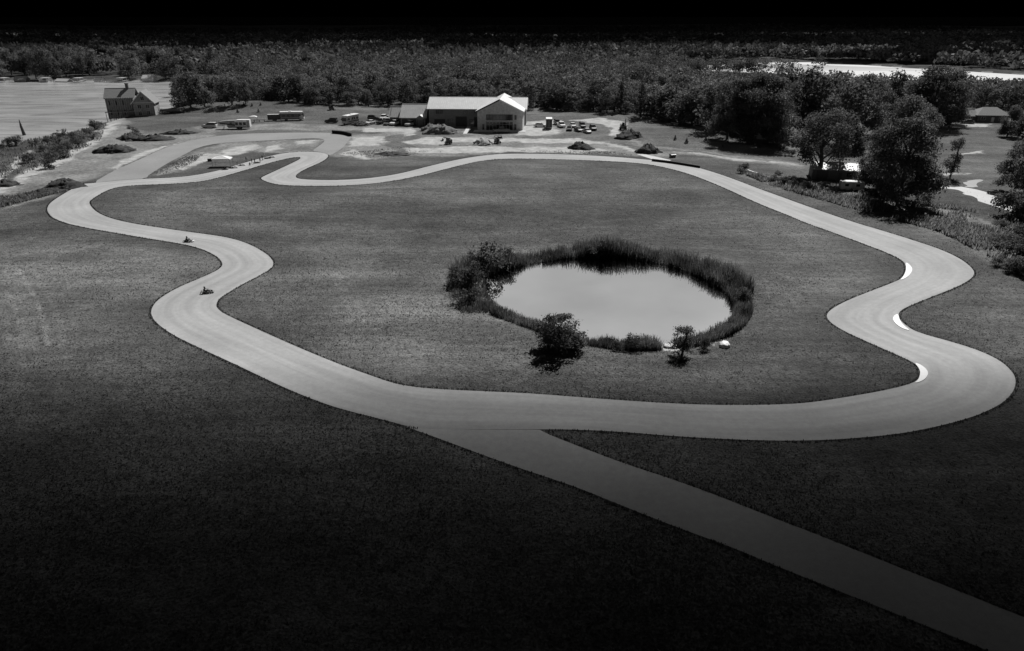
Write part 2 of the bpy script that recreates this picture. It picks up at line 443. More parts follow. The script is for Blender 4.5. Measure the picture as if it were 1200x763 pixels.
# ------------------------------------------------------------------ ground
def ground_material():
    m = bpy.data.materials.new("ground"); m.use_nodes = True
    n = m.node_tree.nodes; l = m.node_tree.links
    b = n["Principled BSDF"]; b.inputs["Roughness"].default_value = .95; b.inputs["Specular IOR Level"].default_value = .12
    geo = n.new("ShaderNodeNewGeometry")
    def noise(scale, detail=5, stretch=None, dist=0.0):
        t = n.new("ShaderNodeTexNoise"); t.inputs["Scale"].default_value = scale; t.inputs["Detail"].default_value = detail
        t.inputs["Distortion"].default_value = dist
        if stretch:
            mp = n.new("ShaderNodeMapping"); mp.inputs["Scale"].default_value = stretch[:3]; mp.inputs["Rotation"].default_value = (0,0,stretch[3])
            l.new(geo.outputs["Position"], mp.inputs["Vector"]); l.new(mp.outputs[0], t.inputs["Vector"])
        else: l.new(geo.outputs["Position"], t.inputs["Vector"])
        return t.outputs["Fac"]
    def rng(s, a, b_, c, d):
        r = n.new("ShaderNodeMapRange"); r.inputs[1].default_value = a; r.inputs[2].default_value = b_; r.inputs[3].default_value = c; r.inputs[4].default_value = d
        l.new(s, r.inputs[0]); return r.outputs[0]
    def mth(op, a, b_):
        r = n.new("ShaderNodeMath"); r.operation = op
        for i, q in enumerate((a, b_)):
            if isinstance(q, (int, float)): r.inputs[i].default_value = q
            else: l.new(q, r.inputs[i])
        return r.outputs[0]
    def lerp(f, a, b_):
        r = n.new("ShaderNodeMix"); r.data_type = 'FLOAT'
        for i, q in zip((0, 2, 3), (f, a, b_)):
            if isinstance(q, (int, float)): r.inputs[i].default_value = q
            else: l.new(q, r.inputs[i])
        return r.outputs[0]
    def att(nm):
        a = n.new("ShaderNodeAttribute"); a.attribute_name = nm; return a.outputs["Fac"]
    g = mth('MULTIPLY', rng(noise(0.022, 6, dist=.5), .3, .7, .58, 1.42), rng(noise(0.12, 6, dist=.6), .3, .7, .80, 1.20))
    g = mth('MULTIPLY', g, rng(noise(0.05, 5, (.5, 2.2, 1, .35), .8), .32, .68, .76, 1.24))
    g = mth('MULTIPLY', g, rng(noise(0.9, 7), .3, .7, .78, 1.24))
    g = mth('MULTIPLY', g, rng(noise(4.5, 4), .36, .66, .62, 1.32))
    g = mth('MULTIPLY', g, rng(noise(0.5, 3, (0.12, 2.4, 1, .5)), .35, .65, .9, 1.1))
    spots = rng(noise(2.1, 3), .60, .66, 1.0, .5)
    g = mth('MULTIPLY', g, spots)
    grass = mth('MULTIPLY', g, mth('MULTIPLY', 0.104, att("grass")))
    dn = mth('MULTIPLY', rng(noise(0.10, 6), .3, .7, .66, 1.34), rng(noise(0.9, 6), .3, .7, .66, 1.34))
    dirt = mth('MULTIPLY', dn, 0.195)
    pale = mth('MULTIPLY', rng(noise(0.35, 5), .3, .7, .72, 1.25), 0.40)
    gravel = mth('MULTIPLY', dn, 0.125)
    edge = mth('ADD', mth('MULTIPLY', noise(0.28, 7, dist=.8), .6), mth('MULTIPLY', noise(1.6, 5), .4))
    def hard(a, wd=.22):
        r = n.new("ShaderNodeMapRange"); r.interpolation_type = 'SMOOTHSTEP'
        l.new(mth('ADD', a, mth('MULTIPLY', mth('SUBTRACT', edge, .5), 1.1)), r.inputs[0])
        r.inputs[1].default_value = .5 - wd; r.inputs[2].default_value = .5 + wd
        return r.outputs[0]
    c = lerp(hard(att("dirt")), grass, dirt)
    c = lerp(hard(att("gravel"), .1), c, gravel)
    c = lerp(hard(att("pale"), .14), c, pale)
    cb = n.new("ShaderNodeCombineColor")
    l.new(c, cb.inputs[0]); l.new(c, cb.inputs[1]); l.new(mth('MULTIPLY', c, .99), cb.inputs[2])
    l.new(cb.outputs[0], b.inputs["Base Color"])
    bp = n.new("ShaderNodeBump"); bp.inputs["Strength"].default_value = .9; bp.inputs["Distance"].default_value = .22
    l.new(mth('ADD', noise(3.2, 6), mth('MULTIPLY', noise(.6, 5), 1.5)), bp.inputs["Height"]); l.new(bp.outputs[0], b.inputs["Normal"])
    return m

DIRT = [
 (.85, [(0,232),(40,226),(62,220),(97,214),(118,207),(165,186),(200,172),(248,161),(250,155),(200,157),(168,158),(150,147),(142,135),(128,136),(124,150),(100,170),(60,196),(0,222)]),
 (.62, [(173,206),(215,182),(255,168),(333,164),(378,163),(381,166),(370,177),(330,179),(300,178),(262,183),(230,192),(200,203)]),
 (.72, [(385,183),(412,158),(500,150),(640,146),(700,150),(760,170),(800,184),(760,184.5),(690,180),(600,178),(540,182),(480,183),(430,186),(395,185)]),
 (.7, [(230,148),(330,145),(400,147),(500,148),(500,153),(400,153),(300,153),(240,156)]),
 (.75, [(715,166),(760,171),(850,180),(930,190),(940,197),(925,196),(850,187),(770,178)]),
 (.45, [(860,205),(930,222),(1000,238),(1080,262),(1150,285),(1200,300),(1200,270),(1120,245),(1030,235),(950,215),(880,200)]),
 (.5, [(800,150),(850,160),(900,172),(930,176),(930,170),(880,160),(830,148)]),
 (.6, [(0,238),(60,222),(96,214),(70,228),(0,246)]),
]
PALE = [
 (1.1, [(128,137),(138,140),(132,152),(120,166),(80,187),(0,228),(0,219),(70,183),(105,166),(121,150)]),
 (1.0, [(132,201),(170,182),(205,168),(216,166.5),(188,171),(158,180),(140,190)]),
 (1.0, [(0,203),(28,183),(33,177),(37,181),(20,197),(0,214)]),
 (.6, [(258,181),(270,173),(302,169),(308,174),(290,180),(262,184)]),
 (.7, [(350,165),(369,163),(368,168),(350,169)]),
 (.6, [(313,172),(335,168),(338,173),(318,177)]),
 (.7, [(200,197),(238,180),(262,181),(238,190),(210,201)]),
 (.55, [(412,160),(456,158),(447,172),(405,173)]),
 (.7, [(425,150),(482,150),(486,157),(474,160),(470,155),(425,154)]),
 (.75, [(470,166),(500,162),(610,162),(610,166),(500,168.5)]),
 (.75, [(475,173),(560,172),(660,172.5),(690,173),(715,176),(690,178),(560,178),(478,180)]),
 (.7, [(600,162),(680,163),(722,168),(690,169),(600,166)]),
 (.95, [(605,157),(607,147),(640,147),(658,153),(657,158),(606,159)]),
 (.85, [(668,142),(700,140.5),(726,142.5),(734,150),(728,160),(712,159),(717,151),(705,146.5),(690,144)]),
 (.95, [(398,182),(410,174.5),(432,182),(430,185.5),(412,184)]),
 (.8, [(712,166),(735,172),(747,177),(738,178),(715,170)]),
 (.8, [(610,146),(612,142),(660,142),(660,145)]),
 (.6, [(770,176),(850,183),(935,193),(935,195),(850,186)]),
 (.8, [(1103,146),(1158,145),(1160,148),(1105,149)]),
 (.8, [(1125,179),(1150,177),(1150,180),(1128,182)]),
 (1.0, [(767,403),(790,397),(806,401),(800,408),(772,408)]),
 (1.0, [(824,400),(840,389),(848,394),(834,403)]),
 (.95, [(826,326),(846,335),(862,352),(868,352),(850,332),(830,322)]),
 (.95, [(738,301.5),(788,309),(804,315),(802,312),(788,306),(740,299.5)]),
 (.95, [(560,330),(575,322),(590,315),(586,313),(570,319),(556,329)]),
 (.7, [(1080,205),(1125,202),(1140,203),(1100,207)]),
]
GRAVEL = [
 (.9, [(655,158),(690,146),(714,150),(714,159),(745,167),(705,167),(640,162)]),
 (.9, [(446,159),(500,154),(548,158),(540,162),(472,166),(492,172),(500,179),(470,180),(455,172)]),
 (.9, [(495,148),(545,147),(540,158),(500,156)]),
 (.9, [(610,159),(700,162),(760,173),(850,181.5),(850,184),(760,176),(700,168),(610,162)]),
 (.6, [(0,240),(50,228),(85,216),(60,214),(20,222),(0,232)]),
]
WEEDS = [(1.2, [(860,200),(930,215),(1030,233),(1120,245),(1200,262),(1200,330),(1100,275),(1000,246),(900,215)]),
         (.8, [(0,160),(60,150),(128,135),(120,165),(60,195),(0,222)]),
         (1.15, [(620,128),(760,140),(900,168),(930,190),(850,180),(760,170),(730,150),(690,139),(620,137)])]
SHADE_FLOOR = None

def build_ground():
    rr = [4.0]
    while rr[-1] < 620: rr.append(rr[-1] * 1.0072)
    while rr[-1] < 9000: rr.append(rr[-1] * 1.022)
    rr = np.array(rr)
    th = np.concatenate([np.linspace(-180, -46, 60)[:-1], np.arange(-46, 46.01, 0.14), np.linspace(46, 180, 60)[1:]])
    th = np.radians(th)
    T, Rr = np.meshgrid(th[:-1], rr)
    X, Y = (Rr * np.sin(T)).ravel(), (Rr * np.cos(T)).ravel()
    Z = H(X, Y)
    nr, ntc = len(rr), len(th) - 1
    a = np.arange(nr * ntc).reshape(nr, ntc)
    b = np.roll(a, -1, 1)
    Fq = np.stack([a[:-1], b[:-1], b[1:], a[1:]], -1).reshape(-1, 4)
    # a small cap under the camera
    k = len(X)
    X, Y, Z = np.append(X, 0), np.append(Y, 0), np.append(Z, 0)
    # material masks: what the ground is made of
    j = np.hypot(X, Y) * .006
    wx = X + j * 2.2 * fbm(X, Y, 9, 21); wy = Y + j * 3.5 * fbm(X, Y, 9, 31)
    soft = 1.2 + np.hypot(X, Y) * .010
    def mask(lst):
        m = np.zeros(len(X))
        for v, p in lst:
            q = poly(p)
            d = dist_poly(q, wx, wy, limit=12); d = np.where(inside(q, wx, wy), d, -d)
            m = np.maximum(m, np.minimum(1, v + .27) * np.clip(.5 + d / (2 * soft), 0, 1))
        return m
    dirt, pale, grav = mask(DIRT), mask(PALE), mask(GRAVEL)
    gr = np.ones(len(X))
    for v, p in WEEDS:
        gr = np.where(inside(poly(p), wx, wy), v, gr)
    # mown more often near the paving, worn and dry swathes in the infield and on the left slope
    r = np.hypot(X, Y)
    nearby = r < 260
    dt = np.full(len(X), 99.0)
    dt[nearby] = np.minimum(dist_poly(outer_w[::3], X[nearby], Y[nearby]), dist_poly(inner_w[::3], X[nearby], Y[nearby]))
    gr = gr * (.78 + .22 * sstep(1.0, 8.0, dt + 4 * fbm(X, Y, 14, 91)))
    for (a, b, ra, rb, v) in [(395,345,38,13,.32),(505,365,24,9,.34),(345,322,30,8,.25),(620,425,46,6,.2),(560,225,40,22,.16),(700,245,50,20,-.16),(760,225,30,20,.15),(420,255,30,22,-.14),(560,255,20,16,-.16),(60,330,26,14,.34),(30,300,24,16,.22),(110,320,20,12,.2),(150,395,22,8,.14),(1000,400,16,8,-.2),(930,330,26,16,.12),(450,405,20,6,.2)]:
        c = P(a, b); gr = gr * (1 + (v if v < 0 else v * .75) * np.exp(-((wx - c[0]) / ra) ** 2 - ((wy - c[1]) / rb) ** 2))
    for pl in [[(0,312),(18,338),(28,368),(32,400)],[(12,316),(32,345),(42,378),(46,402)],[(30,318),(50,345),(60,372),(64,398)],[(0,345),(14,366),(20,395)],[(60,300),(30,318),(0,322)]]:
        q = poly(chaikin(pl, 2, False)); dd = dist_poly(q, X, Y, False, 6)
        for o_ in (-.85, .85):
            gr = gr * (1 + .24 * np.exp(-((dd - .95) / .42) ** 2) * (vnoise(X, Y, 4, 61) > -.3))
            break
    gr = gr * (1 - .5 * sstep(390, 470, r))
    for lk in (lake_left, lake_right):
        d = dist_poly(lk, X, Y, limit=10)
        dirt = np.maximum(dirt, .8 * (d < 4))
    dp = dist_poly(pond_w, X, Y, limit=5)
    dirt = np.maximum(dirt, .55 * (dp < 1.2))
    V = np.stack([X, Y, Z], 1)
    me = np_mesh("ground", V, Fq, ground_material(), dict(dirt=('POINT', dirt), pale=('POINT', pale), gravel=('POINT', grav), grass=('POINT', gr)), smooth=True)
    bm = bmesh.new(); bm.from_mesh(me); bm.verts.ensure_lookup_table()
    for i in range(ntc): bm.faces.new((bm.verts[k], bm.verts[(i+1) % ntc], bm.verts[i])) if False else None
    bm.free()
    o = link_mesh("ground", me); tag(o, kind="structure")
    cp = MB(); n = 60
    cp.add([(0, 0, 0)] + [(4.05*math.sin(2*PI*i/n), 4.05*math.cos(2*PI*i/n), 0.0) for i in range(n)], [(0, 1+(i+1) % n, 1+i) for i in range(n)])
    return o
ground = build_ground()

def cdt_sheet(name, loops, z, material, vals, thick=0.0):
    """a sheet bounded by loops (first the outside, then holes), vals: value of 'across' on each loop"""
    pts, edges, val = [], [], []
    for lp, v in zip(loops, vals):
        k = len(pts); m = len(lp)
        pts += [Vector((float(a), float(b))) for a, b in lp]; edges += [(k + i, k + (i + 1) % m) for i in range(m)]
        val += [v] * m
    # two well separated loops: fill with constrained Delaunay and keep the triangles between them
    vs, es, fs, ov, oe, of_ = delaunay_2d_cdt(pts, edges, [], 0, 1e-4)
    vs = [(v.x, v.y) for v in vs]
    va = [max([val[i] for i in src], default=.5) if src else .5 for src in ov]
    A = np.array(vs)
    tri = np.array([f for f in fs if len(f) == 3])
    c = A[tri].mean(1)
    keep = inside(np.array(loops[0]), c[:, 0], c[:, 1])
    for hl in loops[1:]: keep &= ~inside(np.array(hl), c[:, 0], c[:, 1])
    tri = tri[keep]
    V = [(x, y, z) for x, y in vs]; Fc = [tuple(t) for t in tri]
    # turn faces up
    out = []
    for t in Fc:
        (ax, ay), (bx, by), (cx, cy) = vs[t[0]], vs[t[1]], vs[t[2]]
        out.append(t if (bx-ax)*(cy-ay)-(by-ay)*(cx-ax) > 0 else (t[0], t[2], t[1]))
    if thick:
        k0 = len(V)
        V += [(x, y, z - thick) for x, y in vs]
        cnt = {}
        for t in out:
            for i in range(3):
                e = (t[i], t[(i+1) % 3]); cnt[e] = 1
        for (a_, b_) in list(cnt):
            if (b_, a_) not in cnt: out.append((b_, a_, a_ + k0, b_ + k0))
        va = va + va
    me = bpy.data.meshes.new(name); me.from_pydata(V, [], out); me.materials.append(material); me.update()
    at = me.attributes.new("across", 'FLOAT', 'POINT'); at.data.foreach_set("value", va)
    return tag(link_mesh(name, me), kind="structure")

def paving(name, c, streak=.12):
    m = bpy.data.materials.new(name); m.use_nodes = True
    n = m.node_tree.nodes; l = m.node_tree.links
    b = n["Principled BSDF"]; b.inputs["Roughness"].default_value = .85; b.inputs["Specular IOR Level"].default_value = .25
    geo = n.new("ShaderNodeNewGeometry"); at = n.new("ShaderNodeAttribute"); at.attribute_name = "across"
    def nz(sock, sc, det, lo, hi):
        t = n.new("ShaderNodeTexNoise"); t.inputs["Scale"].default_value = sc; t.inputs["Detail"].default_value = det
        l.new(sock, t.inputs["Vector"])
        r = n.new("ShaderNodeMapRange"); r.inputs[1].default_value = .3; r.inputs[2].default_value = .7; r.inputs[3].default_value = lo; r.inputs[4].default_value = hi
        l.new(t.outputs["Fac"], r.inputs[0]); return r.outputs[0]
    sx_ = n.new("ShaderNodeSeparateXYZ"); l.new(geo.outputs["Position"], sx_.inputs[0])
    cb = n.new("ShaderNodeCombineXYZ")
    def mul(a, k):
        r = n.new("ShaderNodeMath"); r.operation = 'MULTIPLY'; l.new(a, r.inputs[0])
        if isinstance(k, (int, float)): r.inputs[1].default_value = k
        else: l.new(k, r.inputs[1])
        return r.outputs[0]
    l.new(mul(sx_.outputs[0], .035), cb.inputs[0]); l.new(mul(sx_.outputs[1], .035), cb.inputs[1]); l.new(mul(at.outputs["Fac"], 7), cb.inputs[2])
    s1 = nz(cb.outputs[0], 1.0, 3, 1 - streak, 1 + streak * .6)
    s2 = nz(geo.outputs["Position"], .09, 6, .89, 1.09)
    s3 = nz(geo.outputs["Position"], 1.3, 6, .93, 1.06)
    s4 = nz(geo.outputs["Position"], 9, 3, .93, 1.07)
    t = mul(mul(mul(s1, s2), s3), s4)
    sc = n.new("ShaderNodeVectorMath"); sc.operation = 'SCALE'; sc.inputs[0].default_value = (c, c, c)
    l.new(t, sc.inputs["Scale"]); l.new(sc.outputs[0], b.inputs["Base Color"])
    bp = n.new("ShaderNodeBump"); bp.inputs["Strength"].default_value = .25; bp.inputs["Distance"].default_value = .02
    l.new(s4, bp.inputs["Height"]); l.new(bp.outputs[0], b.inputs["Normal"])
    return m
M_TRACK = paving("track_surface", 0.365, .17)
M_ACCESS = paving("worn_asphalt", 0.255, .08)
cdt_sheet("race_track_road", [outer_w, inner_w], 0.06, M_TRACK, [0.0, 1.0], .10)
cdt_sheet("joining_road", [spur_w], 0.054, M_TRACK, [0.4], .10)
cdt_sheet("service_road", [access_w], 0.05, M_ACCESS, [0.3], .08)
M_CONC = paving("bright_concrete", .55, .05)
def px_sheet(name, pts, z, m, n=1, thick=.06): return cdt_sheet(name, [poly(chaikin(pts, n))], z, m, [.5], thick)
px_sheet("driveway", [(1084,214.5),(1088,215),(1110,217),(1130,219.5),(1150,223.5),(1166,229),(1180,237),(1190,244),(1186,249),(1172,244),(1150,237),(1130,231),(1110,225),(1090,219.5),(1084,217)], .05, M_CONC)
px_sheet("driveway_branch_path", [(1116,217.8),(1128,213),(1147,210),(1154,211.5),(1143,215),(1147,220.5)], .046, M_TRACK)
px_sheet("concrete_slab_path", [(745,180.7),(757,181.3),(787,188),(783,189),(765,187)], .07, M_CONC, 0)
px_sheet("entrance_path", [(542.5,157),(548,147.5),(552,147.5),(547,157)], .06, M_CONC, 0)
M_WHITE = mat("white_paint", .78, .5, var=.04)
def kerb(pts):
    q = poly(chaikin(pts, 2))
    b = MB(); n = len(q); c = q.mean(0)
    b.prism([tuple(p) for p in q], 0.0, .125)
    o = b.build("kerb", M_WHITE); tag(o, kind="structure")
def r8(x, y): return (940 + x / 2.935, 260 + y / 2.935)
kerb([r8(*p) for p in [(354,139),(371,150),(380,165),(372,182),(355,196),(334,203),(349,188),(358,165)]])
kerb([r8(*p) for p in [(330,318),(318,322),(310,335),(318,350),(340,367),(374,378),(350,360),(335,341)]])
kerb([r8(*p) for p in [(382,486),(405,492),(425,507),(434,522),(426,540),(405,553),(384,557),(400,545),(407,520),(398,500)]])

# ------------------------------------------------------------------ water
def water_mat(name, base, rough, bump, bscale, stretch=(1, 1, 1), ior=1.33, spec=.5, var=0.0, metal=0.0):
    m = bpy.data.materials.new(name); m.use_nodes = True
    n = m.node_tree.nodes; l = m.node_tree.links
    b = n["Principled BSDF"]
    b.inputs["Base Color"].default_value = (base, base, base, 1); b.inputs["Metallic"].default_value = metal
    b.inputs["Roughness"].default_value = rough; b.inputs["IOR"].default_value = ior; b.inputs["Specular IOR Level"].default_value = spec
    geo = n.new("ShaderNodeNewGeometry"); mp = n.new("ShaderNodeMapping"); mp.inputs["Scale"].default_value = stretch
    l.new(geo.outputs["Position"], mp.inputs["Vector"])
    hs = []
    for sc, wgt in ((bscale, 1.0), (bscale * .23, 1.6)):
        t = n.new("ShaderNodeTexNoise"); t.inputs["Scale"].default_value = sc; t.inputs["Detail"].default_value = 4
        l.new(mp.outputs[0], t.inputs["Vector"])
        q = n.new("ShaderNodeMath"); q.operation = 'MULTIPLY'; q.inputs[1].default_value = wgt
        l.new(t.outputs["Fac"], q.inputs[0]); hs.append(q.outputs[0])
    if var:     # wind-ripple bands, their light and dark reflection put into the base colour
        t = n.new("ShaderNodeTexNoise"); t.inputs["Scale"].default_value = .085; t.inputs["Detail"].default_value = 8; t.inputs["Distortion"].default_value = .8
        l.new(mp.outputs[0], t.inputs["Vector"])
        r = n.new("ShaderNodeMapRange"); r.inputs[1].default_value = .35; r.inputs[2].default_value = .65; r.inputs[3].default_value = base * (1 - var); r.inputs[4].default_value = base * (1 + var)
        l.new(t.outputs["Fac"], r.inputs[0]); l.new(r.outputs[0], b.inputs["Base Color"])
    a = n.new("ShaderNodeMath"); a.operation = 'ADD'; l.new(hs[0], a.inputs[0]); l.new(hs[1], a.inputs[1])
    bp = n.new("ShaderNodeBump"); bp.inputs["Strength"].default_value = bump; bp.inputs["Distance"].default_value = .3
    l.new(a.outputs[0], bp.inputs["Height"]); l.new(bp.outputs[0], b.inputs["Normal"])
    return m
M_POND = water_mat("pond_water", .82, .02, .008, .5, ior=1.6, metal=1.0)
M_LAKE = water_mat("lake_water", .41, .16, .9, .35, (.33, 1.0, 1), var=.26)
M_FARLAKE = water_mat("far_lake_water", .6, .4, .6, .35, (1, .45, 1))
def flat_sheet(name, q, z, m):
    b = MB(); b.add([(p[0], p[1], z) for p in q], [tuple(range(len(q)))])
    o = b.build(name, m)
    for p in o.data.polygons:
        if p.normal.z < 0: p.flip()
    return tag(o, kind="structure")
def grow(q, m):
    c = q.mean(0); d = q - c; l = np.hypot(d[:, 0], d[:, 1])[:, None]
    return c + d * (1 + m / l)
flat_sheet("pond_water", grow(pond_w, .7), POND_Z, M_POND)
flat_sheet("lake_water", grow(lake_left, 1.5), LAKE_Z, M_LAKE)
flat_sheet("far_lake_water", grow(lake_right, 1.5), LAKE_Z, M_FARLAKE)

# ------------------------------------------------------------------ vegetation
M_LEAF = leaf_mat("leaf", .12, .42)
M_LEAF_L = leaf_mat("leaf_light", .155, .4)
M_LEAF_D = leaf_mat("leaf_dark", .095, .38)
M_REED = leaf_mat("reed_blade", .115, .5)
M_DRY = leaf_mat("dry_weed", .22, .5)
M_GRASS = leaf_mat("grass_blade", .10, .5)
M_BARK = mat("bark", .09, .9, var=.3, vscale=6, bump=.4)

def leaf_cards(C, Nrm, size, rng, aspect=.7):
    n = len(C)
    a = rng.normal(size=(n, 3)); u = np.cross(Nrm, a); u /= np.linalg.norm(u, axis=1)[:, None] + 1e-9
    v = np.cross(Nrm, u); v /= np.linalg.norm(v, axis=1)[:, None] + 1e-9
    s = (size * rng.uniform(.6, 1.35, n))[:, None]
    bend = Nrm * s * .18
    V = np.stack([C - u * s * .5, C - v * s * aspect * .5 + bend * 0, C + u * s * .5 - bend, C + v * s * aspect * .5], 1).reshape(-1, 3)
    Fq = np.arange(n * 4).reshape(n, 4)
    return V, Fq

def crown_points(kind, rng, n):
    """clumps of leaves at limb ends, in a tree of height 1; returns centres, normals, tint, limb ends"""
    blobs = []
    if kind == 'broad':
        k = rng.integers(30, 40)
        sq = rng.uniform(.85, 1.15)
        for i in range(k):
            zz = rng.uniform(.13, .90); t = (zz - .10) / .84
            env = .38 * sq * math.sqrt(max(.02, 1 - ((t - .42) / .66) ** 2))
            a = rng.uniform(0, 2 * PI) + i * 2.4
            rad = env * rng.uniform(.35, .95)
            blobs.append((rad * math.cos(a), rad * math.sin(a), zz, rng.uniform(.085, .15)))
        blobs.append((rng.normal() * .03, rng.normal() * .03, .9, .10))
    elif kind == 'full':
        for i in range(52):
            zz = rng.uniform(.05, .92); t = (zz - .02) / .92
            env = .40 * math.sqrt(max(.02, 1 - ((t - .36) / .66) ** 2))
            a = i * 2.4 + rng.uniform(-.4, .4); rad = env * rng.uniform(.35, 1.0)
            blobs.append((rad * math.cos(a), rad * math.sin(a), zz, rng.uniform(.075, .14)))
    elif kind == 'tall':
        for i in range(26):
            zz = rng.uniform(.18, .93); t = (zz - .15) / .82
            env = .24 * math.sqrt(max(.03, 1 - ((t - .4) / .66) ** 2))
            a = i * 2.4 + rng.uniform(-.5, .5); rad = env * rng.uniform(.3, .95)
            blobs.append((rad * math.cos(a), rad * math.sin(a), zz, rng.uniform(.07, .12)))
    elif kind == 'conifer':
        for i in range(34):
            zz = .14 + .84 * (i / 33) ; env = .23 * (1 - (zz - .12) / .9)
            a = i * 2.4; rad = env * rng.uniform(.5, 1)
            blobs.append((rad * math.cos(a), rad * math.sin(a), zz, .035 + .07 * (1 - zz)))
    elif kind == 'willow':
        for i in range(30):
            zz = rng.uniform(.30, .93); t = (zz - .25) / .72
            env = .46 * math.sqrt(max(.02, 1 - ((t - .45) / .66) ** 2))
            a = i * 2.4 + rng.uniform(-.4, .4); rad = env * rng.uniform(.45, 1.0)
            blobs.append((rad * math.cos(a), rad * math.sin(a), zz, rng.uniform(.07, .12)))
    elif kind == 'bush':
        for i in range(14):
            zz = rng.uniform(.12, .82); env = .5 * math.sqrt(max(.05, 1 - (zz - .3) ** 2 / .5))
            a = i * 2.4; rad = env * rng.uniform(.2, .95)
            blobs.append((rad * math.cos(a), rad * math.sin(a), zz, rng.uniform(.13, .22)))
    B = np.array(blobs)
    wv = B[:, 3] ** 2; wv = wv / wv.sum()
    pick = rng.choice(len(B), n, p=wv)
    d = rng.normal(size=(n, 3)); d /= np.linalg.norm(d, axis=1)[:, None]
    flat = np.array([1.15, 1.15, .8])
    shell = rng.uniform(.25, 1.0, n) ** .45
    ra = B[pick, 3] * shell * (1 + .25 * rng.normal(size=n))
    C = B[pick, :3] + d * flat * ra[:, None]
    if kind == 'willow':
        drop = rng.uniform(0, 1, n) ** 2 * .14; C[:, 2] -= drop
    if kind == 'bush': C[:, 2] = np.abs(C[:, 2] - .02) + .02
    Nn = d + np.array([0, 0, .5]) + .7 * rng.normal(size=(n, 3)); Nn /= np.linalg.norm(Nn, axis=1)[:, None]
    bt = rng.uniform(.72, 1.3, len(B))
    tint = bt[pick] * rng.uniform(.75, 1.25, n)
    return C, Nn, tint, B

TREES = {}
def tree_proto(key, kind, n, leaf, seed, material, trunk_h=.85, multi=False):
    rng = np.random.default_rng(seed)
    C, Nn, tint, B = crown_points(kind, rng, n)
    V, Fq = leaf_cards(C, Nn, leaf, rng)
    crown = np_mesh("crown_" + key, V, Fq, material, dict(tint=('FACE', tint)))
    b = MB()
    if kind == 'bush':
        for i in range(6):
            e = B[i]; b.tube([(e[0]*.1, e[1]*.1, -.03), (e[0]*.5, e[1]*.5, e[2]*.5), (e[0], e[1], e[2])], [.022, .014, .006], 5)
    else:
        r0 = .022 if kind != 'willow' else .026
        bend = [rng.normal() * .02, rng.normal() * .02]
        top = .9 if kind in ('conifer', 'tall') else .62
        tp = [(0, 0, -.04), (0, 0, .02), (bend[0] * .5, bend[1] * .5, top * .4), (bend[0], bend[1], top * .75), (bend[0], bend[1], top)]
        b.tube(tp, [r0 * 1.5, r0 * 1.15, r0, r0 * .65, r0 * .25], 7)
        for e in B[::2][:11]:
            z0 = max(.12, e[2] - .22 - .2 * math.hypot(e[0], e[1])); z0 = min(z0, top * .9)
            k = min(1, z0 / (top * .75)); s_ = Vector((bend[0] * k, bend[1] * k, z0))
            t_ = Vector(e[:3]); md = s_.lerp(t_, .55) + Vector((0, 0, .02))
            b.tube([s_, md, t_], [r0 * .5, r0 * .32, r0 * .1], 5)
    trunk = b.mesh("trunk_" + key, M_BARK, True)
    TREES[key] = (crown, trunk)
def plant_tree(key, name, loc, height, label, cat="tree", group=None, rz=None, wide=1.0, part2="trunk", tilt=0.0):
    crown, trunk = TREES[key]
    e = empty(name, loc, random.uniform(0, 6.28) if rz is None else rz, label, cat, group)
    e.rotation_euler.x = tilt
    e.scale = (height * wide, height * wide, height)
    link_mesh("crown", crown, e); link_mesh(part2, trunk, e)
    return e

for i in range(5): tree_proto(f"mid{i}", 'broad', 2600, .048, 100 + i, M_LEAF)
for i in range(2): tree_proto(f"midl{i}", 'broad', 2600, .048, 120 + i, M_LEAF_L)
for i in range(2): tree_proto(f"midd{i}", 'broad', 2600, .048, 130 + i, M_LEAF_D)
for i in range(2): tree_proto(f"tall{i}", 'tall', 1900, .042, 140 + i, M_LEAF)
for i in range(2): tree_proto(f"con{i}", 'conifer', 1500, .040, 150 + i, M_LEAF_D)
for i in range(3): tree_proto(f"big{i}", 'broad', 17000, .027, 160 + i, M_LEAF if i else M_LEAF_L)
tree_proto("full", "full", 22000, .025, 177, M_LEAF_L)
tree_proto("bigl", 'broad', 17000, .027, 170, M_LEAF_L)
tree_proto("willow", 'willow', 13000, .026, 171, M_LEAF)
tree_proto("smalldark", 'tall', 2600, .034, 172, M_LEAF_D)
for i in range(3): tree_proto(f"bush{i}", 'bush', 900, .085, 180 + i, M_LEAF)
for i in range(2): tree_proto(f"bushd{i}", 'bush', 1600, .062, 190 + i, M_LEAF_D)
tree_proto("shrubhq", 'full', 5200, .042, 195, M_LEAF)
tree_proto("sapling", 'conifer', 420, .085, 196, M_LEAF_D)

MID = ["mid0","mid1","mid2","mid3","mid4","midl0","mid1","midd0","midd1","tall0","tall1","mid0","mid2","midd0","con0"]

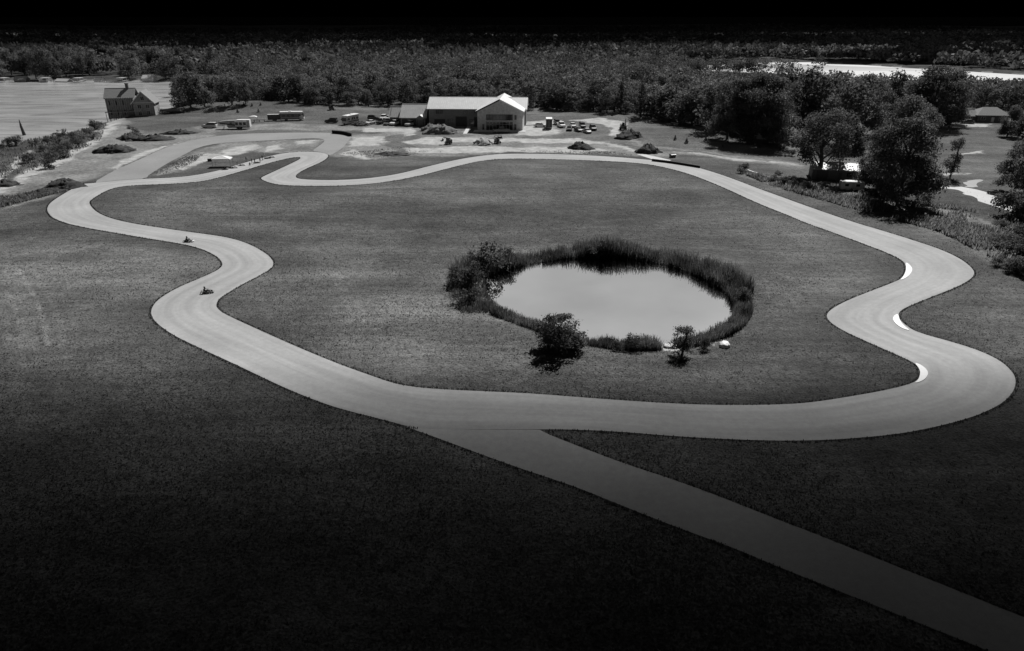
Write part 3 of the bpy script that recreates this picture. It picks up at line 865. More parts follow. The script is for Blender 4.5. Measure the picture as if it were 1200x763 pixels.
# front edge of the wood: (px, py of the trunk foot)
EDGE = [(214,126),(240,123),(270,121),(330,123),(380,128),(430,126),(490,125),(560,126),(620,128),(660,130),(700,134),(740,138),(775,142),(800,146),(828,150),(850,156),(880,163),(925,166)]
edge_w = np.array([P(a, b) for a, b in EDGE])
seg = np.hypot(*np.diff(edge_w, axis=0).T); cum = np.concatenate([[0], np.cumsum(seg)])
n_wood = 0
placed = []
for off, spc in ((0, 8.5), (9, 10), (19, 11.5), (31, 12.5), (45, 13.5), (62, 14.5)):
    s_ = random.uniform(0, spc)
    while s_ < cum[-1]:
        i = min(np.searchsorted(cum, s_, 'right') - 1, len(seg) - 1)
        t = (s_ - cum[i]) / seg[i]
        p = edge_w[i] * (1 - t) + edge_w[i + 1] * t
        l = math.hypot(*p); q = p * (l + off + random.uniform(-2.5, 2.5)) / l
        q = q + np.array([random.uniform(-2, 2), 0])
        s_ += spc * random.uniform(.75, 1.3)
        ins = any(inside(lk, np.array([q[0]]), np.array([q[1]]))[0] for lk in (lake_left, lake_right))
        if ins: continue
        px = proj(q[0], q[1], 0)[0]
        placed.append((q[0], q[1], off, px))
placed.sort(key=lambda a: math.hypot(a[0], a[1]))
for (x, y, off, px) in placed[:245]:
    z = h1(x, y)
    base = 11.5 if px < 620 else (12.5 if px < 760 else 14.0)
    hgt = base * random.uniform(.66, 1.36) * (0.72 if off == 0 and random.random() < .55 and px < 760 else 1)
    if px > 780: hgt = min(hgt, height_to(x, y, z, random.uniform(73, 91)))
    if px < 430: lb, gp = "dense leafy tree in the wood behind the campers on the grass rise", "trees of the wood behind the campers"
    elif px < 640: lb, gp = "dense leafy tree in the wood behind the white-roofed clubhouse", "trees of the wood behind the clubhouse"
    else: lb, gp = "dense leafy tree in the wood to the right of the clubhouse car park", "trees of the wood beyond the car park"
    plant_tree(random.choice(MID), "leafy_tree", (x, y, z - .2), hgt, lb, "tree", gp, wide=random.uniform(1.05, 1.5))

def px_tree(key, name, px, py, top, label, cat="tree", wide=1.0, group=None, rz=None, **k):
    g = G(px, py)
    return plant_tree(key, name, (g.x, g.y, g.z - .1), height_to(g.x, g.y, g.z, top) * .95, label, cat, group, rz, wide, **k)

# big single trees at the right
px_tree("willow", "willow_tree", 961, 209, 119, "tall feathery willow tree with bare forked trunk over the white-roofed shed", wide=1.08, rz=1.0)
px_tree("full", "broad_tree", 1050, 237, 128, "huge rounded leafy tree beside the small white trailer, foliage down to the ground", wide=1.0, rz=.6)
px_tree("bigl", "pale_tree", 1058, 208, 103, "tall pale-leaved tree rising behind the huge rounded tree", wide=.8)
px_tree("big2", "broad_tree", 1028, 222, 150, "low spreading tree between the willow and the huge rounded tree", wide=1.0)
px_tree("smalldark", "bare_topped_tree", 1113, 209, 157, "small dark tree with spiky bare top alone on the lawn by the driveway", wide=.78)
px_tree("full", "broad_tree", 1208, 256, 118, "large leafy tree at the far right by the driveway end", wide=.72, rz=2.0)
px_tree("big2", "broad_tree", 1222, 228, 122, "large leafy tree behind the one at the driveway end", wide=.9)
px_tree("big0", "broad_tree", 1188, 226, 162, "smaller tree whose branches hang over the driveway", wide=1.0, rz=4.0)
for i, (a, b, t, wd, lb) in enumerate([
  (852,163,86,.85,"tall tree at the wood's edge above the lone saplings"),(880,166,79,.95,"tall wide tree in the wood's front row with shaded trunk"),(910,170,84,.9,"broad tree at the wood's front row left of the willow"),
  (935,160,72,.9,"tall crown rising left of and behind the willow"),(905,152,73,.9,"high crown behind the wood's front row near the far lake"),(985,172,84,.95,"full dark tree between the willow and the pale-leaved tree"),
  (1010,158,81,.9,"tall dark tree right behind the pale-leaved tree"),(1088,150,71,1.0,"big dark tree left of the lake gap, behind the pale-leaved tree"),(1112,146,74,.9,"dark tall tree beside the ranch house, next to the lake gap"),
  (1038,150,77,.85,"tall tree left of the big dark tree by the lake gap"),(1150,134,94,1.0,"round tree behind the ranch house roof, left of a twin"),(1172,134,92,1.0,"round tree behind the ranch house roof at its right end"),
  (1196,136,97,1.0,"tree at the far right beyond the ranch house"),(1075,178,120,.8,"mid-height tree on the near side of the lawn by the pale-leaved tree"),(1180,160,120,.9,"leafy tree in front of the ranch house's right end"),
  (1203,175,110,.9,"leafy tree at the far right edge of the ranch house lawn"),(965,166,81,.95,"tall tree directly behind the willow"),(830,152,90,.9,"tree at the corner of the wood above the farm track")]):
    px_tree(["big0","big1","big2","midd0","mid1","mid3"][i % 6] if b > 140 else ["mid0","midd1","mid2"][i % 3], "broad_tree", a, b, t, lb, wide=wd)
# trees on the far shore of the left lake
for i in range(46):
    px = -30 + i * 5.6 + random.uniform(-3, 3); py = 92.5 - random.choice([0, 1.5, 3, 5, 6.5])
    if 106 < px < 146 or 159 < px < 168 or 19 < px < 27 or 66 < px < 75: py = 81 - random.choice([0, 2])
    x, y = P(px, py, -7.5)
    plant_tree(random.choice(MID), "leafy_tree", (x, y, h1(x, y) - .2), random.uniform(17, 28), "leafy tree among the houses on the far shore of the lake", "tree", "trees on the far lake shore", wide=random.uniform(.8, 1.05))
# trees at the lake end, left of the wood
for (a, b, t, wd, lb) in [(224,127,80,1.05,"large dark tree at the lake's edge, nearest the timber house"),(240,125,84,.9,"dark tree second from the lake's edge"),(272,123,84,1.1,"broad tree at the foot of the grass rise"),(288,122,92,.9,"shorter tree right at the top of the grass rise"),(212,118,88,.8,"slim tree standing nearest the lake water")]:
    px_tree(random.choice(["midd0","mid1","mid4","midd1"]), "broad_tree", a, b, t, lb, wide=wd)

# the far woods, too many to count
def far_wood():
    rng = np.random.default_rng(5)
    base = []
    for k in range(12):
        n = 170 if k >= 6 else 64
        d = rng.normal(size=(n, 3)); d /= np.linalg.norm(d, axis=1)[:, None]
        d[:, 2] = np.abs(d[:, 2]) * 1.0 - .15
        lump = 1 + .25 * rng.normal(size=n)
        C = d * np.array([.5, .5, .62]) * lump[:, None] + np.array([0, 0, .35])
        Nn = d + .5 * rng.normal(size=(n, 3)); Nn /= np.linalg.norm(Nn, axis=1)[:, None]
        if k >= 6: C, Nn, _t, _b = crown_points('broad', rng, 420); C = C * np.array([1.45, 1.45, 1.0])
        V, Fq = leaf_cards(C, Nn, .30 if k < 6 else .085, rng, .8)
        base.append(V)
    pts = []
    def ringzone(r0, r1, sp, hh, ww):
        n = int((R(94) * .5) * (r1 * r1 - r0 * r0) / (sp * sp))
        r = np.sqrt(rng.uniform(r0 * r0, r1 * r1, n)); a = rng.uniform(R(-47), R(47), n)
        x, y = r * np.sin(a), r * np.cos(a)
        for i in range(n): pts.append((x[i], y[i], hh * rng.uniform(.7, 1.3), ww * rng.uniform(.8, 1.25)))
    ringzone(330, 820, 12.5, 14, 14)
    ringzone(800, 1500, 15, 14, 14)
    ringzone(1500, 3600, 26, 16, 25)
    Q = np.array(pts)
    X, Y = Q[:, 0], Q[:, 1]
    ok = ~inside(lake_left, X, Y) & ~inside(lake_right, X, Y)
    dl = dist_poly(lake_left, X, Y, limit=90)
    ok &= ((dl > 62) | ((dl > 34) & (rng.uniform(0, 1, len(X)) < .4))) & (dist_poly(lake_right, X, Y, limit=60) > 30)
    # only behind the rows of single trees
    ang = np.arctan2(X, Y); ea = np.arctan2(edge_w[:, 0], edge_w[:, 1]); er = np.hypot(edge_w[:, 0], edge_w[:, 1])
    lim = np.interp(ang, ea, er) + 66
    rr = np.hypot(X, Y)
    lim = np.where(ang > ea[-1], 395, lim); lim = np.where(ang < ea[0], 520, lim)
    ok &= rr > lim
    # clearing with the ranch house and its lawn
    ok &= ~((ang > math.atan2(*P(1095, 130))) & (ang < R(50)) & (rr < 430))
    # the near bank of the right lake is low and open
    low = (ang > math.atan2(*P(798, 130))) & (rr < 770)
    Q[:, 2] = np.where(low, np.minimum(Q[:, 2], (40 - rr * .0625 + 6 + rng.uniform(-2.5, .5, len(rr)))), Q[:, 2])
    ok &= ~(low & (rr > 330) & ((rr > 610) & (rr < 770) | (Q[:, 2] < 6)))
    Q = Q[ok]; X, Y = Q[:, 0], Q[:, 1]; Z = H(X, Y)
    rr = np.hypot(X, Y)
    allV, tint = [], []
    for i in range(len(Q)):
        b = base[i % 6 + (6 if rr[i] < 820 else 0)]; a = rng.uniform(0, 6.28); c_, s_ = math.cos(a), math.sin(a)
        allV.append(np.stack([(b[:, 0] * c_ - b[:, 1] * s_) * Q[i, 3] + X[i], (b[:, 0] * s_ + b[:, 1] * c_) * Q[i, 3] + Y[i], b[:, 2] * Q[i, 2] + Z[i]], 1).astype(np.float32))
        tint.append(rng.uniform(.45, 1.35) * rng.uniform(.75, 1.25, len(b) // 4))
    V = np.concatenate(allV); tint = np.concatenate(tint); Fq = np.arange(len(V)).reshape(-1, 4)
    o = link_mesh("far_woods", np_mesh("far_woods", V, Fq, M_LEAF, dict(tint=('FACE', tint.ravel()))))
    tag(o, "dark mass of far woods reaching to the horizon beyond the lakes", "woods", kind="stuff")
far_wood()

# reeds round the pond
def blades(X, Y, Z, hgt, wid, lean, rng):
    n = len(X)
    a = rng.uniform(0, 2 * PI, n); ux, uy = np.cos(a) * wid / 2, np.sin(a) * wid / 2
    lx, ly = rng.normal(size=n) * lean * hgt, rng.normal(size=n) * lean * hgt
    V = np.stack([np.stack([X - ux, Y - uy, Z - .05], 1), np.stack([X + ux, Y + uy, Z - .05], 1), np.stack([X + lx + ux * .4, Y + ly + uy * .4, Z + hgt], 1), np.stack([X + lx - ux * .4, Y + ly - uy * .4, Z + hgt * .96], 1)], 1).reshape(-1, 3)
    return V, np.arange(n * 4).reshape(n, 4)
def reeds():
    rng = np.random.default_rng(9)
    segl = np.hypot(*np.diff(np.vstack([pond_w, pond_w[:1]]), axis=0).T)
    n = 44000
    i = rng.choice(len(pond_w), n, p=segl / segl.sum()); t = rng.uniform(0, 1, n)
    p = pond_w[i] * (1 - t)[:, None] + pond_w[(i + 1) % len(pond_w)] * t[:, None]
    c = pond_w.mean(0); d = p - c; d /= np.hypot(d[:, 0], d[:, 1])[:, None]
    ppx = np.array([proj(a, b, 0)[0] for a, b in p]); far = d[:, 1] > .05
    left = ppx < 590
    depth = np.where(left, 6.5, np.where(far, 4.2, 2.6))
    p = p + d * (rng.uniform(-.05, 1, n) ** 1 * depth - .2)[:, None]
    clump = np.clip(.5 + 1.1 * fbm(p[:, 0], p[:, 1], 4.5, 5, 3), 0, 1.1)
    hgt = np.where(far, 2.15, np.where(left, 1.9, 1.25)) * (.5 + .65 * clump) * rng.uniform(.4, 1.25, n)
    hgt = np.where((ppx > 680) & far & (ppx < 760), hgt * 1.2, hgt)
    hgt = np.where((ppx > 600) & far & (ppx < 660), hgt * .75, hgt)
    hgt = np.where(left & (d[:, 1] < .3), hgt * .45, hgt)
    keep = rng.uniform(0, 1, n) < np.where(far | left, .4 + .7 * (clump > .3), .7 + .3 * (clump > .45))
    # open bank with pale stones at the near right
    keep &= ~((ppx > 768) & (ppx < 790) & ~far)
    p, hgt, clump = p[keep], hgt[keep], clump[keep]
    X, Y = p[:, 0], p[:, 1]; Z = np.maximum(H(X, Y), POND_Z - .05)
    V, Fq = blades(X, Y, Z, hgt, rng.uniform(.04, .12, len(X)), .17, rng)
    tint = (.35 + 1.1 * (vnoise(X, Y, 2.2, 15) + .5)) * rng.uniform(.55, 1.45, len(X))
    o = link_mesh("pond_reeds", np_mesh("pond_reeds", V, Fq, M_REED, dict(tint=('FACE', tint))))
    tag(o, "tall reeds and sedge ringing the round pond", "reeds", kind="stuff")
reeds()
px_tree("shrubhq", "pond_bush", 655, 409, 361, "dark leafy bush on the near bank of the pond, the largest there", "bush", wide=1.3, part2="stem")
px_tree("bushd0", "pond_bush", 643, 409, 384, "low bush at the left foot of the largest near-bank bush", "bush", wide=1.1, part2="stem")
px_tree("bush1", "pond_bush", 671, 408, 382, "low bush at the right foot of the largest near-bank bush", "bush", wide=1.0, part2="stem")
px_tree("smalldark", "pond_sapling", 799, 416, 379, "slim young tree on the near bank by the pale stones", "tree", wide=1.5, part2="trunk")
px_tree("bushd0", "pond_bush", 742, 411, 389, "low wide bush on the near bank at the middle of the pond", "bush", wide=1.1, part2="stem")
px_tree("bushd1", "pond_bush", 724, 411, 396, "small bush next to the low wide one on the near bank", "bush", wide=1.2, part2="stem")
px_tree("bushd1", "pond_bush", 826, 409, 391, "bush on the near bank just left of the white boulder", "bush", wide=.9, part2="stem")
px_tree("bush0", "pond_bush", 546, 357, 330, "grey-green bush at the left end of the pond, nearest its water", "bush", wide=1.05, part2="stem")
px_tree("bush1", "pond_bush", 548, 335, 300, "bush at the left end of the pond below the tallest clump", "bush", wide=1.1, part2="stem")
px_tree("bush2", "pond_bush", 570, 318, 280, "tallest bush clump at the left far corner of the pond", "bush", wide=1.15, part2="stem")
px_tree("bushd0", "pond_bush", 595, 312, 288, "bush right of the tallest clump on the pond's far bank", "bush", wide=1.1, part2="stem")
px_tree("bush1", "pond_bush", 700, 301, 277, "leafy bush among the reeds at the middle of the far bank", "bush", wide=1.0, part2="stem")
px_tree("bushd1", "pond_bush", 868, 356, 332, "dark bush among the reeds at the pond's right end", "bush", wide=.9, part2="stem")

# grass tufts, verge and weeds
def scatter_tufts():
    rng = np.random.default_rng(12)
    n = 150000
    r = 36 * (215 / 36) ** rng.uniform(0, 1, n); a = rng.uniform(R(-48), R(48), n)
    X, Y = r * np.sin(a), r * np.cos(a)
    on = inside(outer_w[::2], X, Y) & ~inside(inner_w[::2], X, Y) | inside(spur_w, X, Y) | inside(access_w, X, Y) | inside(grow(pond_w, .5), X, Y)
    pat = fbm(X, Y, 13, 77, 3)
    ok = ~on & (pat + rng.uniform(-.45, .45, n) > -.1)
    X, Y = X[ok], Y[ok]
    d = np.minimum(dist_poly(outer_w[::3], X, Y), dist_poly(inner_w[::3], X, Y)); ok = d > .25
    for pl in (DIRT[0], DIRT[1], DIRT[2]): ok &= ~inside(poly(pl[1]), X, Y)
    X, Y = X[ok], Y[ok]; Z = H(X, Y); m = len(X)
    X = np.repeat(X, 2) + rng.normal(size=2 * m) * .10; Y = np.repeat(Y, 2) + rng.normal(size=2 * m) * .10; Z = np.repeat(Z, 2)
    hgt = rng.uniform(.05, .15, 2 * m) * (1 + .8 * (rng.uniform(0, 1, 2 * m) < .06)); wid = rng.uniform(.07, .20, 2 * m)
    V, Fq = blades(X, Y, Z, hgt, wid, .25, rng)
    o = link_mesh("grass_tufts", np_mesh("grass_tufts", V, Fq, M_GRASS, dict(tint=('FACE', rng.uniform(.7, 1.7, 2 * m)))))
    tag(o, "short rough grass tufts covering the lawns round the track", "grass", kind="stuff")
    # the longer grass the mower leaves along the paving
    P2 = []
    for lp, sgn in ((outer_w, 1), (inner_w, -1), (spur_w, 1)):
        q = np.vstack([lp, lp[:1]]); sg = np.hypot(*np.diff(q, axis=0).T)
        k = int(sg.sum() / .09); i = rng.choice(len(sg), k, p=sg / sg.sum()); t = rng.uniform(0, 1, k)
        p = q[i] * (1 - t)[:, None] + q[i + 1] * t[:, None]
        e = q[i + 1] - q[i]; nn = np.stack([e[:, 1], -e[:, 0]], 1) / sg[i][:, None]
        # which side is grass
        tst = p + nn * .6
        pav = (inside(outer_w, tst[:, 0], tst[:, 1]) & ~inside(inner_w, tst[:, 0], tst[:, 1])) | inside(spur_w, tst[:, 0], tst[:, 1])
        nn = np.where(pav[:, None], -nn, nn)
        tst = p + nn * .6
        pav = (inside(outer_w, tst[:, 0], tst[:, 1]) & ~inside(inner_w, tst[:, 0], tst[:, 1])) | inside(spur_w, tst[:, 0], tst[:, 1]) | inside(access_w, tst[:, 0], tst[:, 1])
        p = (p + nn * rng.uniform(.04, .34, k)[:, None])[~pav]
        P2.append(p)
    p = np.vstack(P2); m = len(p)
    V, Fq = blades(p[:, 0], p[:, 1], np.zeros(m), rng.uniform(.10, .24, m), rng.uniform(.10, .22, m), .15, rng)
    o = link_mesh("verge_grass", np_mesh("verge_grass", V, Fq, M_GRASS, dict(tint=('FACE', rng.uniform(.35, .85, m)))))
    tag(o, "longer fringe of grass along the edges of the track", "grass", kind="stuff")
scatter_tufts()
def weeds(name, polys, n, hmin, hmax, label, seed, m=None):
    rng = np.random.default_rng(seed)
    XX, YY = [], []
    for pl in polys:
        q = poly(pl); k = n // len(polys) * 3
        x = rng.uniform(q[:, 0].min(), q[:, 0].max(), k); y = rng.uniform(q[:, 1].min(), q[:, 1].max(), k)
        ok = inside(q, x, y) & (fbm(x, y, 7, seed, 3) + rng.uniform(-.3, .3, k) > -.05); XX.append(x[ok][:n]); YY.append(y[ok][:n])
    X, Y = np.concatenate(XX), np.concatenate(YY); Z = H(X, Y)
    hgt = rng.uniform(hmin, hmax, len(X)) * (.6 + .8 * (vnoise(X, Y, 5, seed) + .5))
    V, Fq = blades(X, Y, Z, hgt, rng.uniform(.15, .5, len(X)), .25, rng)
    tag(link_mesh(name, np_mesh(name, V, Fq, m or M_GRASS, dict(tint=('FACE', rng.uniform(.5, 1.5, len(X)))))), label, "weeds", kind="stuff")
weeds("tall_weeds", [[(862,200),(930,214),(1030,233),(1120,245),(1200,262),(1240,300),(1200,322),(1100,272),(1000,246),(900,217)]], 26000, .3, 1.0, "tall pale weeds along the strip right of the track", 41, M_DRY)
weeds("bluff_weeds", [[(0,168),(60,154),(128,138),(118,165),(60,192),(0,215)], [(-80,250),(0,232),(60,222),(70,226),(0,244)]], 12000, .25, .9, "rough weeds over the bluff above the lake", 42, M_DRY)
weeds("pit_weeds", [[(173,206),(215,184),(240,180),(225,192),(200,203)], [(400,180),(470,172),(520,178),(440,186)], [(600,176),(720,178),(760,183),(640,179)]], 3000, .08, .26, "sparse weeds on the bare earth by the service road", 43, M_DRY)

# bushes of the bluff and of the rough strip
BG = [(50,176,0),(62,178,0),(58,188,0),(72,172,0),(80,178,0),(66,168,0),(88,168,0),(96,162,0),(84,160,0),(104,158,0),(112,152,0),(76,186,0),(94,172,0),(34,190,0),(100,150,0),(118,146,0),(54,168,0),(70,160,0),(40,170,0),(108,164,0),(90,152,0),(60,196,0),(2,174,0),(12,170,0),(20,172,0)]
for (a, b, _) in BG:
    g = G(a + random.uniform(-2, 2), b + random.uniform(-1.5, 1.5))
    plant_tree(random.choice(["bush0","bush1","bush2","bushd0"]), "bluff_bush", (g.x, g.y, g.z - .1), random.uniform(2.2, 4.4), "rounded leafy bush on the bluff between the lake and the dirt path", "bush", "bushes on the bluff above the lake", wide=random.uniform(.9, 1.5), part2="stem")
for (a, b, h_) in [(872,200,2.5),(868,203,2),(890,208,1.6),(905,212,2.2),(917,216,2.4),(930,219,2.6),(925,212,2),(945,223,2.4),(955,226,2),(938,216,1.8),(963,222,2),(912,205,1.6),(1000,234,1.6),(1030,240,2),(975,226,1.8)]:
    g = G(a, b)
    plant_tree(random.choice(["bush0","bush1","bushd0","bush2"]), "scrub_bush", (g.x, g.y, g.z - .1), h_, "straggly bush in the rough strip between the shed and the track", "bush", "scrub bushes between the shed and the track", wide=1.3, part2="stem")
for (a, b, h_) in [(1178,290,3),(1192,300,3.6),(1206,296,4.5),(1186,318,3),(1204,322,4),(1168,312,1.8),(1215,270,5),(1172,268,2.2),(1196,276,2.6)]:
    g = G(a, b)
    plant_tree(random.choice(["bushd0","bushd1","shrubhq"]), "thicket_bush", (g.x, g.y, g.z - .1), h_, "dark bush of the thicket to the right of the upper track bend", "bush", "bushes of the thicket right of the track", wide=1.5, part2="stem")
for (a, b, h_) in [(160,160,3),(165,163,3),(158,155,2.2),(152,151,2),(190,132,2),(880,170,2.4),(890,173,2.2),(872,158,3),(915,176,2.2),(900,168,2),(928,183,2.4)]:
    g = G(a, b)
    lb = ("bushy scrub beside the dirt path below the timber house", "scrub below the timber house") if a < 300 else ("small shrub on the slope in front of the wood, left of the willow", "shrubs on the slope before the wood")
    plant_tree(random.choice(["bush0","bushd0"]), "slope_shrub", (g.x, g.y, g.z - .1), h_, lb[0], "bush", lb[1], wide=1.2, part2="stem")
for (a, b, t, lb) in [(286,124,119,"thin sapling, left one of the upper three on the grass rise"),(295.4,124.5,120,"thin sapling, middle one of the upper three on the grass rise"),(305.4,123.5,119,"thin sapling, right one of the upper three on the grass rise"),
   (278.6,132,126.5,"dark sapling nearest the long camper trailer on the grass rise"),(303,131.5,126.5,"dark sapling above the white awning on the grass rise"),
   (791,164,157.5,"upright sapling on the slope, the first right of the digger"),(804.4,168,160.5,"upright sapling on the slope standing lowest, above the farm track"),(827,164,158.5,"upright sapling on the slope closest to the wood"),(847,172.5,168,"tiny sapling on the slope by the farm track"),(853,167,163,"tiny sapling on the slope below the wood's corner")]:
    px_tree("sapling", "sapling", a, b, t, lb, "sapling", wide=1.5, part2="stem")
#OBJECTS
# ------------------------------------------------------------------ buildings
M_ROOFW = mat("white_metal_roof", .70, .4, .5, metal=.0, var=.06, vscale=.4)
M_ROOFG = mat("pale_metal_roof", .55, .5, .35, var=.08, vscale=.4)
M_SHINGLE = mat("grey_shingle", .22, .9, var=.15, vscale=2.0, bump=.3)
M_WALLD = mat("dark_board_siding", .20, .8, var=.15, vscale=1.5)
M_WALLT = mat("tan_board_siding", .62, .8, var=.2, vscale=1.2)
M_WOOD = mat("raw_timber", .32, .85, var=.3, vscale=1.4, bump=.2)
M_DARK = mat("dark_trim", .03, .6)
M_BLACK = mat("black_rubber", .018, .7)
M_GLASS = mat("dark_glass", .02, .08, .6)
M_STEEL = mat("grey_steel", .25, .4, .5, metal=.6)
M_GREYP = mat("grey_plastic", .12, .5)
M_STONE = mat("pale_stone", .60, .8, var=.15, vscale=2, bump=.3)
M_CREAM = mat("pale_wall", .50, .8, var=.06)
M_BRICK = mat("dull_brick", .16, .85, var=.2, vscale=4)
M_SOIL = mat("dark_soil", .05, .95, var=.5, vscale=1.3, bump=1.0, bscale=4)
M_SAND = mat("pale_sand", .36, .95, var=.12, vscale=1.5, bump=.4, bscale=5)
M_TARP = mat("white_canvas", .82, .7)

def slab(b, a, c, d, e, th, m=0):
    """a roof slope: quad a,c,d,e with thickness th"""
    q = [Vector(p) for p in (a, c, d, e)]
    n = (q[1] - q[0]).cross(q[2] - q[1]).normalized()
    if n.z < 0: n = -n
    v = q + [p - n * th for p in q]
    b.add(v, [(0,1,2,3),(7,6,5,4),(0,4,5,1),(1,5,6,2),(2,6,7,3),(3,7,4,0)], m)
def gable_roof_x(name, x0, x1, y0, y1, ze, zr, m, parent, over=.5, th=.18, seam=0):
    """ridge along x"""
    b = MB(); ym = (y0 + y1) / 2; sl_ = (zr - ze) / (ym - y0)
    ye0, ye1 = y0 - over, y1 + over; zo = ze - sl_ * over
    slab(b, (x0-over, ye0, zo), (x1+over, ye0, zo), (x1+over, ym, zr), (x0-over, ym, zr), th)
    slab(b, (x1+over, ye1, zo), (x0-over, ye1, zo), (x0-over, ym, zr), (x1+over, ym, zr), th)
    b.box(x0-over-.01, x1+over+.01, ym-.14, ym+.14, zr-.06, zr+.06)
    if seam:
        k = int((x1 - x0) / seam)
        for i in range(k + 1):
            x = x0 + i * (x1 - x0) / k
            for s, ye in ((-1, ye0), (1, ye1)):
                b.add([(x-.03, ye, zo+.0), (x+.03, ye, zo), (x+.03, ym, zr), (x-.03, ym, zr), (x-.03, ye, zo+.07), (x+.03, ye, zo+.07), (x+.03, ym, zr+.07), (x-.03, ym, zr+.07)],
                      [(4,5,6,7),(0,1,5,4),(1,2,6,5),(2,3,7,6),(3,0,4,7)])
    return b.build(name, m, parent)
def window(parent, x, y, z, wd, ht, name="window", mull=1, m=None, proud=.06):
    """in a wall facing -y"""
    f = MB()
    t = .09
    f.box(x-wd/2-t, x+wd/2+t, y-proud-.03, y-.005, z-t, z); f.box(x-wd/2-t, x+wd/2+t, y-proud-.03, y-.005, z+ht, z+ht+t)
    f.box(x-wd/2-t, x-wd/2, y-proud-.03, y-.005, z, z+ht); f.box(x+wd/2, x+wd/2+t, y-proud-.03, y-.005, z, z+ht)
    for i in range(1, mull + 1):
        xx = x - wd/2 + wd * i / (mull + 1)
        f.box(xx-.04, xx+.04, y-proud-.02, y-.01, z, z+ht)
    o = f.build(name, m or M_DARK, parent)
    g = MB(); g.box(x-wd/2, x+wd/2, y-.045, y-.006, z, z+ht); g.build("pane", M_GLASS, o)
    return o
def door(parent, x, y, wd, ht, m, name="door"):
    b = MB(); b.box(x-wd/2, x+wd/2, y-.10, y-.006, .02, ht)
    o = b.build(name, m, parent)
    h = MB(); h.box(x+wd*.34, x+wd*.34+.06, y-.17, y-.10, 1.0, 1.2); h.build("handle", M_STEEL, o)
    return o

